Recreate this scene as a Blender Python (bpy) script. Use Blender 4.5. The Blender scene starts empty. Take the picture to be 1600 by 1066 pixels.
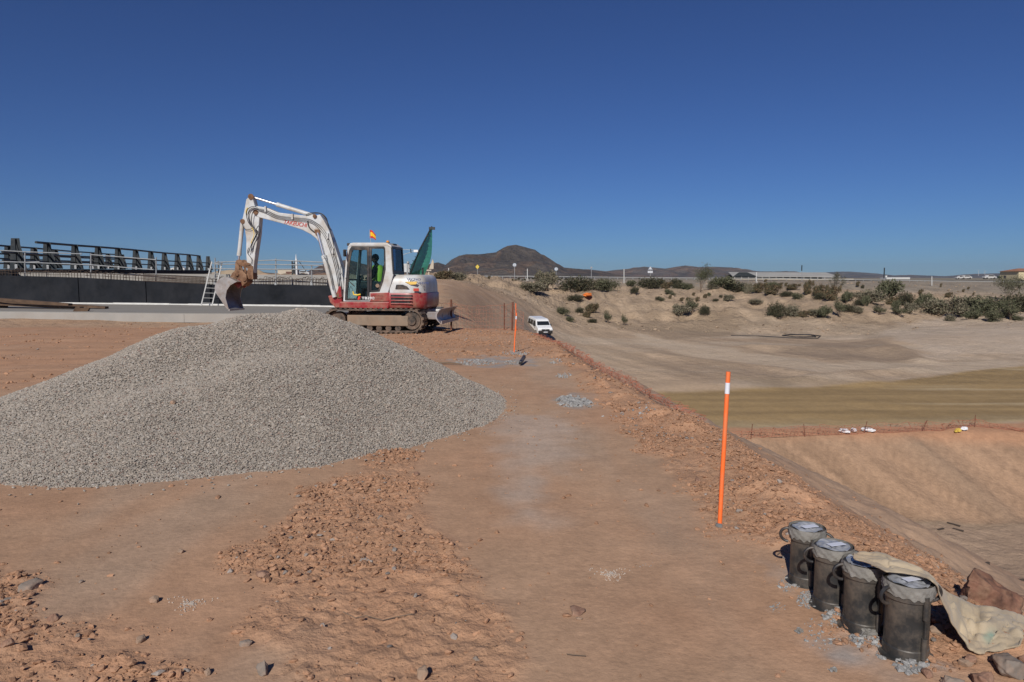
import bpy, bmesh, math, random
import numpy as np
from mathutils import Vector, Matrix, Euler
random.seed(7); np.random.seed(7)
PI = math.pi
sc = bpy.context.scene
COL = sc.collection

# ------------------------------------------------------------------ camera
CAMH = 1.60; F = 1100.0; CX, CY, HZ = 800.0, 533.0, 434.0
PITCH = math.atan((CY-HZ)/F); CP, SP = math.cos(PITCH), math.sin(PITCH)
cam = bpy.data.cameras.new('camera'); camo = bpy.data.objects.new('camera', cam); COL.objects.link(camo)
camo.location = (0, 0, CAMH); camo.rotation_euler = (PI/2-PITCH, 0, 0)
cam.sensor_width = 36; cam.lens = 36*F/1600; cam.clip_start = 0.05; cam.clip_end = 30000
sc.camera = camo

# measuring helpers: turn a direction seen in the photograph into a place in the world
def zof(py, y):
    t = (CY-py)/F
    return CAMH + y*(t*CP-SP)/(CP+t*SP)
def W(px, py, y):
    h = zof(py, y)-CAMH
    return Vector(((px-CX)/F*(y*CP-h*SP), y, h+CAMH))
def G(px, py, z=0.0):
    t = (CY-py)/F; h = z-CAMH
    y = h*(CP+t*SP)/(t*CP-SP)
    return Vector(((px-CX)/F*(y*CP-h*SP), y, z))
def proj(x, y, z):
    h = z-CAMH; c = y*CP-h*SP
    return CX+F*x/c, CY-F*(y*SP+h*CP)/c

# ------------------------------------------------------------------ noise
def _hash(ix, iy, seed):
    h = ix.astype(np.int32).view(np.uint32)*np.uint32(374761393) + iy.astype(np.int32).view(np.uint32)*np.uint32(668265263) + np.uint32(seed*1442695041 & 0xFFFFFFFF)
    h = (h ^ (h >> np.uint32(13)))*np.uint32(1274126177)
    h = h ^ (h >> np.uint32(16))
    return (h & np.uint32(0xFFFFFF)).astype(np.float32)*np.float32(1/16777215.)
def vnoise(x, y, seed=0):
    x = np.asarray(x, float); y = np.asarray(y, float)
    ix = np.floor(x); iy = np.floor(y); fx = (x-ix).astype(np.float32); fy = (y-iy).astype(np.float32)
    fx = fx*fx*(3-2*fx); fy = fy*fy*(3-2*fy)
    a = _hash(ix, iy, seed); b = _hash(ix+1, iy, seed); c = _hash(ix, iy+1, seed); d = _hash(ix+1, iy+1, seed)
    a = a+(b-a)*fx; c = c+(d-c)*fx
    return (a+(c-a)*fy)*2-1
def fbm(x, y, oct=4, seed=0, gain=.5, m=None):
    x = np.asarray(x, float); y = np.asarray(y, float)
    if m is not None:
        out = np.zeros(x.shape, np.float32)
        if m.any(): out[m] = fbm(x[m], y[m], oct, seed, gain)
        return out
    s = 0; a = 1; n = 0
    for i in range(oct):
        c, sn = math.cos(i*1.3+.4), math.sin(i*1.3+.4)
        s = s + a*vnoise((x*c-y*sn)*2**i, (x*sn+y*c)*2**i, seed+i*17); n += a; a *= gain
    return s/n
def sstep(a, b, x):
    t = np.clip((np.asarray(x, float)-a)/(b-a), 0, 1); return t*t*(3-2*t)
def polydist(poly, x, y):
    """signed distance to a closed polygon, negative inside"""
    P = np.array([(p[0], p[1]) for p in poly]); d = np.full(x.shape, 1e9); ins = np.zeros(x.shape, bool)
    n = len(P)
    for i in range(n):
        a = P[i]; b = P[(i+1) % n]; e = b-a
        t = np.clip(((x-a[0])*e[0]+(y-a[1])*e[1])/(e@e+1e-12), 0, 1)
        d = np.minimum(d, np.hypot(x-a[0]-t*e[0], y-a[1]-t*e[1]))
        c = ((a[1] > y) != (b[1] > y)) & (x < (b[0]-a[0])*(y-a[1])/(b[1]-a[1]+1e-12)+a[0])
        ins ^= c
    return np.where(ins, -d, d)
def inside(poly, x, y, soft, seed=1, wob=0.0, wfreq=3):
    d = np.full(x.shape, 1e3)
    P = np.array([(p[0], p[1]) for p in poly]); m = soft+wob+.1
    k = (x > P[:, 0].min()-m) & (x < P[:, 0].max()+m) & (y > P[:, 1].min()-m) & (y < P[:, 1].max()+m)
    if k.any():
        xx, yy = x[k], y[k]; dd = polydist(poly, xx, yy)
        if wob: dd = dd+wob*fbm(xx*wfreq, yy*wfreq, 3, seed)
        d[k] = dd
    return 1-sstep(-soft, soft, d)

# ------------------------------------------------------------------ tags, meshes
def tag(o, label=None, cat=None, group=None, kind=None):
    if label: o['label'] = label
    if cat: o['category'] = cat
    if group: o['group'] = group
    if kind: o['kind'] = kind
    return o
def thing(name, label, cat, loc=(0, 0, 0), rotz=0, group=None):
    o = bpy.data.objects.new(name, None); COL.objects.link(o); o.empty_display_size = .3
    o.location = loc; o.rotation_euler = (0, 0, rotz)
    return tag(o, label, cat, group)
def fastmesh(name, verts, faces, nper, smooth=False):
    me = bpy.data.meshes.new(name); nv = len(verts); nf = len(faces)
    me.vertices.add(nv); me.vertices.foreach_set('co', np.ascontiguousarray(verts, dtype=np.float32).ravel())
    me.loops.add(nf*nper); me.loops.foreach_set('vertex_index', np.ascontiguousarray(faces, dtype=np.int32).ravel())
    me.polygons.add(nf); me.polygons.foreach_set('loop_start', np.arange(0, nf*nper, nper, dtype=np.int32))
    me.polygons.foreach_set('loop_total', np.full(nf, nper, dtype=np.int32))
    me.polygons.foreach_set('use_smooth', np.full(nf, smooth, dtype=bool))
    me.update(calc_edges=True); return me
def setcol(me, name, rgb):
    a = me.color_attributes.new(name, 'FLOAT_COLOR', 'POINT')
    c = np.ones((len(rgb), 4), np.float32); c[:, :3] = rgb; a.data.foreach_set('color', c.ravel())
def link(name, me, mat, parent=None):
    o = bpy.data.objects.new(name, me); COL.objects.link(o)
    if mat: me.materials.append(mat)
    if parent: o.parent = parent
    return o

class MB:
    def __init__(s): s.v = []; s.f = []
    def add(s, vs, fs):
        b = len(s.v); s.v += [Vector(v) for v in vs]; s.f += [tuple(b+i for i in f) for f in fs]; return s
    def box(s, c, d, rz=0, ry=0, rx=0):
        M = Euler((rx, ry, rz)).to_matrix(); c = Vector(c)
        vs = [c+M@Vector((sx*d[0]/2, sy*d[1]/2, sz*d[2]/2)) for sx in (-1, 1) for sy in (-1, 1) for sz in (-1, 1)]
        return s.add(vs, [(0, 1, 3, 2), (4, 6, 7, 5), (0, 4, 5, 1), (2, 3, 7, 6), (0, 2, 6, 4), (1, 5, 7, 3)])
    def bar(s, a, b, w, h=None, up=(0, 0, 1)):
        a = Vector(a); b = Vector(b); h = h or w; d = (b-a).normalized(); u = Vector(up)
        if abs(d.dot(u)) > .98: u = Vector((0, 1, 0))
        sx = d.cross(u).normalized(); sz = sx.cross(d).normalized()
        vs = [p+sx*(i*w/2)+sz*(j*h/2) for p in (a, b) for i, j in ((-1, -1), (1, -1), (1, 1), (-1, 1))]
        return s.add(vs, [(3, 2, 1, 0), (4, 5, 6, 7), (0, 1, 5, 4), (1, 2, 6, 5), (2, 3, 7, 6), (3, 0, 4, 7)])
    def tube(s, pts, r, n=8, cap=True):
        pts = [Vector(p) for p in pts]; rs = r if isinstance(r, (list, tuple)) else [r]*len(pts)
        b = len(s.v); prev = None
        for i, p in enumerate(pts):
            d = (pts[min(i+1, len(pts)-1)]-pts[max(i-1, 0)]).normalized()
            u = Vector((0, 0, 1)) if abs(d.z) < .95 else Vector((0, 1, 0))
            if prev is not None and prev.cross(d).length > .2: u = prev
            x = d.cross(u).normalized(); y = x.cross(d).normalized(); prev = y
            for k in range(n):
                a = 2*PI*k/n; s.v.append(p+x*(math.cos(a)*rs[i])+y*(math.sin(a)*rs[i]))
        for i in range(len(pts)-1):
            for k in range(n):
                k2 = (k+1) % n
                s.f.append((b+i*n+k, b+(i+1)*n+k, b+(i+1)*n+k2, b+i*n+k2))
        if cap:
            s.f.append(tuple(b+k for k in range(n))); s.f.append(tuple(b+(len(pts)-1)*n+k for k in reversed(range(n))))
        return s
    def cyl(s, a, b, r0, r1=None, n=16): return s.tube([a, b], [r0, r0 if r1 is None else r1], n)
    def prism(s, poly, a, b, axis='y'):
        n = len(poly)
        f = {'y': lambda p, t: (p[0], t, p[1]), 'z': lambda p, t: (p[0], p[1], t), 'x': lambda p, t: (t, p[0], p[1])}[axis]
        vs = [f(p, a) for p in poly]+[f(p, b) for p in poly]
        fs = [tuple(range(n)), tuple(reversed(range(n, 2*n)))]+[(i, n+i, n+(i+1) % n, (i+1) % n) for i in range(n)]
        return s.add(vs, fs)
    def ring(s, outer, inner, a, b):
        n = len(outer); vs = [(p[0], t, p[1]) for t in (a, b) for P in (outer, inner) for p in P]; fs = []
        for i in range(n):
            j = (i+1) % n
            fs += [(i, j, n+j, n+i), (2*n+i, 3*n+i, 3*n+j, 2*n+j), (i, 2*n+i, 2*n+j, j), (n+i, n+j, 3*n+j, 3*n+i)]
        return s.add(vs, fs)
    def lathe(s, prof, c=(0, 0, 0), n=32, wob=0):
        b = len(s.v); c = Vector(c)
        for j, (r, z) in enumerate(prof):
            for k in range(n):
                a = 2*PI*k/n; rr = r*(1+wob*math.sin(a*3+j)); s.v.append(c+Vector((math.cos(a)*rr, math.sin(a)*rr, z)))
        for j in range(len(prof)-1):
            for k in range(n):
                k2 = (k+1) % n; s.f.append((b+j*n+k, b+j*n+k2, b+(j+1)*n+k2, b+(j+1)*n+k))
        s.f.append(tuple(b+k for k in reversed(range(n)))); s.f.append(tuple(b+(len(prof)-1)*n+k for k in range(n)))
        return s
    def ball(s, c, r, n=10, sc3=(1, 1, 1)):
        prof = [(math.sin(PI*i/n)*r+1e-4, -math.cos(PI*i/n)*r) for i in range(n+1)]
        b = len(s.v); s.lathe(prof, (0, 0, 0), n*2)
        for i in range(b, len(s.v)):
            v = s.v[i]; s.v[i] = Vector((c[0]+v.x*sc3[0], c[1]+v.y*sc3[1], c[2]+v.z*sc3[2]))
        return s
    def build(s, name, mat, parent=None, smooth=False, bevel=0, world=False, auto=None, seg=2):
        vs = s.v
        if world and parent is not None:
            bpy.context.view_layer.update()
            M = (Matrix.Translation(parent.location)@parent.rotation_euler.to_matrix().to_4x4()).inverted(); vs = [M@v for v in vs]
        me = bpy.data.meshes.new(name); me.from_pydata([tuple(v) for v in vs], [], s.f); me.validate()
        bm = bmesh.new(); bm.from_mesh(me); bmesh.ops.recalc_face_normals(bm, faces=bm.faces)
        ang = math.radians(auto if auto else 40)
        if smooth:
            for f in bm.faces: f.smooth = True
            for e in bm.edges:
                if len(e.link_faces) == 2 and e.calc_face_angle(0) > ang: e.smooth = False
        bm.to_mesh(me); bm.free()
        o = link(name, me, mat, parent)
        if bevel:
            m = o.modifiers.new('bevel', 'BEVEL'); m.width = bevel; m.segments = seg; m.limit_method = 'ANGLE'; m.angle_limit = math.radians(35)
        return o
def copy_tree(o, parent=None):
    c = o.copy(); COL.objects.link(c)
    if parent: c.parent = parent
    for ch in [k for k in bpy.data.objects if k.parent == o]: copy_tree(ch, c)
    return c

# ------------------------------------------------------------------ materials
MATS = {}
def nmat(name):
    m = bpy.data.materials.new(name); m.use_nodes = True; nt = m.node_tree
    return m, nt, nt.nodes['Principled BSDF']
def mat(name, col, rough=.6, metal=0.0, var=.12, scale=4, bump=.0, dirt=None, dirt_amt=.35, dscale=None, spec=.5, trans=0, ior=1.45, bscale=None):
    """painted or raw surface with procedural colour variation, dust and fine bump"""
    if name in MATS: return MATS[name]
    m, nt, b = nmat(name); N = nt.nodes; L = nt.links
    tc = N.new('ShaderNodeTexCoord')
    n = N.new('ShaderNodeTexNoise'); n.inputs['Scale'].default_value = scale; n.inputs['Detail'].default_value = 6
    L.new(tc.outputs['Object'], n.inputs['Vector'])
    r = N.new('ShaderNodeValToRGB'); r.color_ramp.elements[0].position = .3; r.color_ramp.elements[1].position = .7
    r.color_ramp.elements[0].color = tuple(c*(1-var) for c in col)+(1,); r.color_ramp.elements[1].color = tuple(min(c*(1+var), 1) for c in col)+(1,)
    L.new(n.outputs['Fac'], r.inputs['Fac']); out = r.outputs['Color']
    if dirt:
        n2 = N.new('ShaderNodeTexNoise'); n2.inputs['Scale'].default_value = dscale or scale*.7; n2.inputs['Detail'].default_value = 8; n2.inputs['Roughness'].default_value = .7
        L.new(tc.outputs['Object'], n2.inputs['Vector'])
        r2 = N.new('ShaderNodeValToRGB'); r2.color_ramp.elements[0].position = .62-dirt_amt*.5; r2.color_ramp.elements[1].position = .85-dirt_amt*.35
        L.new(n2.outputs['Fac'], r2.inputs['Fac'])
        mx = N.new('ShaderNodeMix'); mx.data_type = 'RGBA'; L.new(r2.outputs['Color'], mx.inputs['Factor'])
        L.new(out, mx.inputs['A']); mx.inputs['B'].default_value = tuple(dirt)+(1,); out = mx.outputs['Result']
    L.new(out, b.inputs['Base Color'])
    b.inputs['Roughness'].default_value = rough; b.inputs['Metallic'].default_value = metal
    b.inputs['Specular IOR Level'].default_value = spec
    if trans: b.inputs['Transmission Weight'].default_value = trans; b.inputs['IOR'].default_value = ior
    if bump:
        n3 = N.new('ShaderNodeTexNoise'); n3.inputs['Scale'].default_value = bscale or scale*6; n3.inputs['Detail'].default_value = 5
        L.new(tc.outputs['Object'], n3.inputs['Vector'])
        bp = N.new('ShaderNodeBump'); bp.inputs['Strength'].default_value = .6; bp.inputs['Distance'].default_value = bump
        L.new(n3.outputs['Fac'], bp.inputs['Height']); L.new(bp.outputs['Normal'], b.inputs['Normal'])
    MATS[name] = m; return m
def attrmat(name, attr='tint', rough=.9, var=.25, scales=((30, .3),), bump=0, bscale=60, bumps=(), spec=.25, obj=True):
    """earth, stone or leaf surface: natural colour stored per point, broken up by procedural noise"""
    m, nt, b = nmat(name); N = nt.nodes; L = nt.links
    a = N.new('ShaderNodeAttribute'); a.attribute_name = attr; tc = N.new('ShaderNodeTexCoord'); out = a.outputs['Color']
    for sc_, am in scales:
        n = N.new('ShaderNodeTexNoise'); n.inputs['Scale'].default_value = sc_; n.inputs['Detail'].default_value = 7; n.inputs['Roughness'].default_value = .65
        L.new(tc.outputs['Object'], n.inputs['Vector'])
        mr = N.new('ShaderNodeMapRange'); mr.inputs['From Min'].default_value = .3; mr.inputs['From Max'].default_value = .7
        mr.inputs['To Min'].default_value = 1-am; mr.inputs['To Max'].default_value = 1+am; L.new(n.outputs['Fac'], mr.inputs['Value'])
        vm = N.new('ShaderNodeVectorMath'); vm.operation = 'SCALE'; L.new(out, vm.inputs[0]); L.new(mr.outputs['Result'], vm.inputs['Scale']); out = vm.outputs['Vector']
    L.new(out, b.inputs['Base Color']); b.inputs['Roughness'].default_value = rough; b.inputs['Specular IOR Level'].default_value = spec
    nrm = None
    for bs, bd in bumps:
        n = N.new('ShaderNodeTexNoise'); n.inputs['Scale'].default_value = bs; n.inputs['Detail'].default_value = 6; n.inputs['Roughness'].default_value = .6
        L.new(tc.outputs['Object'], n.inputs['Vector'])
        bp = N.new('ShaderNodeBump'); bp.inputs['Strength'].default_value = 1; bp.inputs['Distance'].default_value = bd
        L.new(n.outputs['Fac'], bp.inputs['Height'])
        if nrm: L.new(nrm, bp.inputs['Normal'])
        nrm = bp.outputs['Normal']
    if nrm: L.new(nrm, b.inputs['Normal'])
    return m

# ------------------------------------------------------------------ light and sky
SUN_EL = math.radians(36); AZ = math.radians(16)   # shadows run away from the camera and a little to the right
S = Vector((-math.sin(AZ)*math.cos(SUN_EL), -math.cos(AZ)*math.cos(SUN_EL), math.sin(SUN_EL)))
w = bpy.data.worlds.new('World'); sc.world = w; w.use_nodes = True; nt = w.node_tree
sky = nt.nodes.new('ShaderNodeTexSky'); sky.sky_type = 'NISHITA'; sky.sun_disc = False
sky.sun_elevation = SUN_EL; sky.sun_rotation = math.atan2(S.x, S.y)
sky.altitude = 1500; sky.air_density = 1.0; sky.dust_density = 0; sky.ozone_density = 4
SKYS = .07
sep = nt.nodes.new('ShaderNodeSeparateColor'); com = nt.nodes.new('ShaderNodeCombineColor'); nt.links.new(sky.outputs['Color'], sep.inputs['Color'])
for i, (k, e) in enumerate(((.30, .95), (.495, 1.05), (.79, 1.06))):   # deep, dry-air blue
    prev = sep.outputs[i]
    for op, val in (('MULTIPLY', SKYS), ('POWER', e), ('MULTIPLY', k/SKYS)):
        m_ = nt.nodes.new('ShaderNodeMath'); m_.operation = op; nt.links.new(prev, m_.inputs[0]); m_.inputs[1].default_value = val; prev = m_.outputs[0]
    nt.links.new(prev, com.inputs[i])
nt.links.new(com.outputs['Color'], nt.nodes['Background'].inputs['Color']); nt.nodes['Background'].inputs['Strength'].default_value = SKYS
sl = bpy.data.lights.new('sun', 'SUN'); sl.energy = 4.2; sl.angle = math.radians(.53); sl.color = (1, .95, .88)
so = bpy.data.objects.new('sun', sl); COL.objects.link(so); so.rotation_euler = S.to_track_quat('Z', 'Y').to_euler(); so.location = (0, 0, 50)
sc.view_settings.view_transform = 'Standard'; sc.view_settings.look = 'None'; sc.view_settings.exposure = 0; sc.view_settings.gamma = 1
# ------------------------------------------------------------------ terrain
XB = np.array([(-30, 2.6), (0, 2.4), (3, 2.2), (7, 2.12), (9.2, 1.8), (13, 1.3), (17, .95), (20.5, .5), (24, -.2), (40, -4), (60, -9), (200, -40)])
def brink(y): return np.interp(y, XB[:, 0], XB[:, 1])
def pz(py, d): return float(zof(py, d))
PIT, ROAD = -11.65, -8.0
def colp(*a): return [(d, (v if abs(v) < 50 else pz(v, d))) for d, v in a]
FAR = ((230, .9), (300, .2), (1000, 0), (9000, 0))
TAB = [
 (-900, [(0, -.02), (40, -.02), (80, .2), (200, .6), (9000, 0)]),
 (620, [(0, -.02), (24, -.02), (38, .1), (60, .6), (100, .9), (200, .9), (9000, 0)]),
 (690, colp((0, -.02), (21, -.05), (24, -.12), (30, 487.), (36, 472.), (42, 460.), (55, 447.), (100, 439.), (200, 437.))+list(FAR)),
 (725, colp((0, -.5), (22, -.4), (30, 499.), (38, 480.), (50, 465.), (70, 452.), (95, 445.), (130, 440.), (200, 436.5))+list(FAR)),
 (770, colp((0, -2.), (24, -1.2), (30, 522.), (40, 507.), (56, 494.), (70, 482.), (95, 466.), (120, 452.), (150, 444.), (200, 436.5))+list(FAR)),
 (810, colp((0, -3.), (24, -1.9), (30, 550.), (40, 532.), (56, 518.), (70, 507.), (95, 488.), (110, 472.), (130, 456.), (150, 448.), (200, 436.5))+list(FAR)),
 (850, colp((0, -5.), (30, -4.), (46, 562.), (68, 542.), (80, 533.), (95, 519.), (108, 500.), (120, 480.), (135, 462.), (150, 454.), (200, 437.))+list(FAR)),
 (920, colp((0, -7.), (30, -6.6), (46, 620.), (60, 592.), (80, 555.), (95, 536.), (112, 515.), (122, 500.), (134, 474.), (142, 464.), (158, 461.), (168, 448.), (200, 437.))+list(FAR)),
 (1010, colp((0, -8.5), (36, -8.6), (43, -8.2), (46, ROAD), (57, ROAD), (59, -7.7), (80, 558.), (95, 538.), (115, 516.), (126, 503.), (137, 474.), (144, 463.), (160, 461.), (172, 449.), (200, 437.5))+list(FAR)),
 (1120, colp((0, PIT), (37.2, PIT), (38, -11.2), (43.0, -8.1), (45, ROAD), (58.5, ROAD), (60.5, -7.6), (80, 559.), (95, 538.), (108, 525.), (116, 519.), (124, 502.), (137, 474.), (146, 463.), (162, 459.), (176, 446.), (200, 438.))+list(FAR)),
 (1300, colp((0, PIT), (37.2, PIT), (38, -11.2), (43.2, -8.1), (45.5, ROAD), (61.5, ROAD), (64, -7.65), (80, 559.), (90, 548.), (94, 540.), (112, 525.), (120, 506.), (134, 480.), (146, 470.), (160, 461.), (178, 446.), (200, 439.))+list(FAR)),
 (1460, colp((0, PIT), (37.4, PIT), (38.4, -11.2), (43.6, -8.1), (46, ROAD), (68, ROAD), (72, -7.8), (82, 565.), (98, 530.), (112, 516.), (126, 500.), (138, 486.), (150, 474.), (165, 462.), (182, 448.), (200, 441.))+list(FAR)),
 (1620, colp((0, PIT), (37.8, PIT), (38.8, -11.2), (44., -8.1), (47, ROAD), (76, ROAD), (86, -7.9), (100, 523.), (112, 508.), (126, 498.), (138, 488.), (150, 478.), (165, 464.), (182, 449.), (200, 442.))+list(FAR)),
 (2600, [(0, PIT), (38, PIT), (44, -8.1), (47, ROAD), (90, -7.9), (130, -5), (180, 0), (200, .5), (230, .5), (9000, 0)]),
]
def base_z(x, y):
    yy = np.maximum(y, .5); px = CX+F*x/yy
    cols = np.array([c for c, _ in TAB], float)
    zs = np.stack([np.interp(yy, [a for a, _ in t], [b for _, b in t]) for _, t in TAB])
    i = np.clip(np.searchsorted(cols, px)-1, 0, len(cols)-2)
    t = np.clip((px-cols[i])/(cols[i+1]-cols[i]), 0, 1)
    k = np.arange(x.size); zf = zs.reshape(len(cols), -1); i = i.ravel(); t = t.ravel(); n = len(cols)
    P0, P1, P2, P3 = zf[np.maximum(i-1, 0), k], zf[i, k], zf[i+1, k], zf[np.minimum(i+2, n-1), k]
    h = cols[i+1]-cols[i]; h0 = np.maximum(cols[i]-cols[np.maximum(i-1, 0)], 1); h1 = np.maximum(cols[np.minimum(i+2, n-1)]-cols[i+1], 1)
    def slope(a, b): return np.where(a*b > 0, 2*a*b/(a+b+1e-9*np.sign(a+b)+1e-12), 0)
    d0, d, d1 = (P1-P0)/h0, (P2-P1)/h, (P3-P2)/h1
    m0, m1 = slope(d0, d)*h, slope(d, d1)*h
    t2 = t*t; t3 = t2*t
    return ((2*t3-3*t2+1)*P1+(t3-2*t2+t)*m0+(-2*t3+3*t2)*P2+(t3-t2)*m1).reshape(x.shape)

def GP(*pts): return [G(a, b) for a, b in pts]
RUB_MID = GP((600, 700), (655, 702), (662, 750), (650, 800), (700, 860), (742, 930), (790, 990), (805, 1075), (370, 1075), (425, 1030), (395, 1000), (402, 930), (372, 890), (380, 860), (455, 800), (468, 770), (560, 735))
RUB_LEFT = GP((-150, 880), (40, 890), (70, 930), (110, 960), (180, 990), (250, 1010), (310, 1075), (-150, 1075))
BAND = GP((770, 522), (860, 552), (900, 590), (935, 630), (985, 680), (1050, 740), (1085, 790), (1130, 835), (1230, 880), (1420, 1060), (1600, 1066), (1800, 1000), (1800, 760), (1300, 760), (1150, 680), (1010, 610), (900, 545), (840, 515))
BACK = GP((540, 535), (700, 505), (840, 515), (880, 560), (800, 556), (690, 562), (640, 548), (580, 545))
GREY = [GP((690, 562), (760, 556), (840, 560), (830, 572), (740, 575)), GP((865, 622), (900, 615), (928, 625), (920, 638), (880, 636)),
        GP((1200, 890), (1260, 930), (1330, 990), (1420, 1040), (1400, 1066), (1300, 1010), (1215, 950)),
        GP((770, 650), (860, 645), (900, 665), (850, 760), (830, 810), (800, 760))]
def GZ(*pts):
    out = []
    for a, b in pts:
        g_ = G(a, b, -7.7)
        for _ in range(12):
            z_ = base_z(np.array([g_.x]), np.array([g_.y]))[0]; g_ = G(a, b, float(z_)) if b > 505 else g_
        out.append(g_)
    return out
def rough_zone(x, y):
    r = np.maximum(inside(RUB_MID, x, y, .09, 3, .16), inside(RUB_LEFT, x, y, .12, 5, .2))
    r = np.maximum(r, inside(BAND, x, y, .12, 7, .22))
    r = np.maximum(r, .7*inside(BACK, x, y, .4, 9, .4, 1))
    return r
def height(x, y, rz=None, detail=True):
    x = np.asarray(x, float); y = np.asarray(y, float)
    xb = brink(y)+.20*fbm(x*0+y*.8, y*0+3.3, 3, 11)
    s = x-xb
    g = .505+.10*sstep(30, 60, y)
    ze = -np.maximum(s, 0)*g*(1-.35*np.exp(-np.maximum(s, 0)/.35))
    ye = 22.3+.5*fbm(x*.3, x*0, 2, 4)
    ze2 = -np.maximum(y-ye, 0)*.42
    zp = np.minimum(ze, ze2)
    b = base_z(x, y)
    far_m = (y > 19)&(y < 400); nr = (y < 31)&(np.abs(x) < 40)&(y > -2); pit_m = (y > 36)&(y < 45)&(x > 0); hill_m = (y > 115)&(y < 192)
    far = sstep(20, 60, y)
    b = b+far*(.25*fbm(x*.08, y*.08, 4, 21, m=far_m)*sstep(60, 110, y)+.05*fbm(x*.5, y*.5, 4, 22, m=far_m))
    # erosion gullies on the hillside below the highway and rills on the cut slope across the pit
    hs = sstep(116, 128, y)*(1-sstep(150, 190, y))
    b = b+hs*.9*fbm(x*.16, y*.05, 4, 31, m=hill_m)+hs*.55*fbm(x*.6, y*.3, 4, 32, m=hill_m)+hs*.55*sstep(-.04, .04, fbm(x*.06, y*.22, 3, 34, m=hill_m))+hs*.45*sstep(-.03, .03, fbm(x*.15+4, y*.35, 3, 35, m=hill_m))+hs*.25*np.abs(fbm(x*1.7, y*1.2, 3, 33, m=hill_m))
    cut = sstep(37.2, 38.5, y)*(1-sstep(42.5, 43.6, y))
    b = b+cut*(.16*fbm((x+y*.7)*1.5, y*.12, 1, 41, m=pit_m)+.08*fbm((x+y*.7)*4.5, y*.3, 1, 42, m=pit_m))
    st = np.exp(-((x+.55*(y-40)-26.2)/1.0)**2)*cut
    b = b+st*.22*fbm(x*3, y*3, 3, 43, m=pit_m)
    b = b+sstep(20, 30, y)*(1-sstep(36, 38, y))*.15*fbm(x*.4, y*.4, 4, 44, m=(y > 19)&(y < 39))
    al = x*.34-y*.94; ac = x*.94+y*.34; gz = sstep(61, 66, y)*(1-sstep(108, 122, y)); b = b+gz*.07*fbm(ac*.45, al*.03, 3, 46, m=(y > 60)&(y < 123))
    # graded banks and windrows beside the haul road
    for (pa, pb, wd, hh) in ((W(1180, 552, 90), W(1400, 556, 88), 2.6, .55), (W(1020, 560, 82), W(1250, 590, 68), 1.6, .25), (W(1380, 545, 92), W(1440, 562, 80), 1.8, .5), (W(1240, 600, 63.5), W(1430, 580, 72), .9, .25)):
        ex, ey = pb.x-pa.x, pb.y-pa.y; L2 = ex*ex+ey*ey
        t = np.clip(((x-pa.x)*ex+(y-pa.y)*ey)/L2, 0, 1)
        b = b+hh*np.exp(-((x-pa.x-t*ex)**2+(y-pa.y-t*ey)**2)/wd**2)
    kk = .35; mxs = np.maximum(zp, b)+kk*np.log1p(np.exp(-np.abs(zp-b)/kk))*sstep(.5, 3, s)
    zl = np.where((x > xb) | (y > 21), mxs, zp)
    near = 1-sstep(24, 40, np.hypot(x, y))
    z = zl+near*.015*fbm(x*.5, y*.5, 3, 51)
    if detail:
        if rz is None: rz = rough_zone(x, y)
        nn = 1-sstep(14, 30, y)
        bil = np.abs(fbm(x*5, y*5, 4, 61, m=nr)); bil2 = np.abs(fbm(x*16, y*16, 3, 62, m=nr))
        z = z+nn*rz*(.034*bil+.040*bil2-.010)
        z = z+nn*(1-rz)*(.003*fbm(x*6, y*6, 4, 63, m=nr))
        sl = sstep(.1, 1.2, s)*(1-sstep(30, 60, y))
        z = z+sl*(.20*fbm(x*.45, y*.45, 4, 71, m=(y < 60)&(s > 0))+.06*fbm(x*2.2, y*2.2, 3, 74, m=(y < 60)&(s > 0))+.035*fbm(x*8, y*8, 3, 72, m=nr)*nn)
        # clod berm along the edge
        z = z+nn*.10*np.exp(-((s+.22)/.26)**2)*np.clip(.35+1.3*fbm(x*2.4, y*2.4, 4, 73, m=nr), 0, 1.2)
        # wheel tracks on the red ground at the left
        lt = sstep(-4, -6, x)*sstep(9, 12, y)*nn
        z = z+lt*.03*fbm(x*.5, y*3, 3, 75, m=nr)
    return z
def hz(x, y): return float(height(np.array([x]), np.array([y]))[0])

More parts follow.
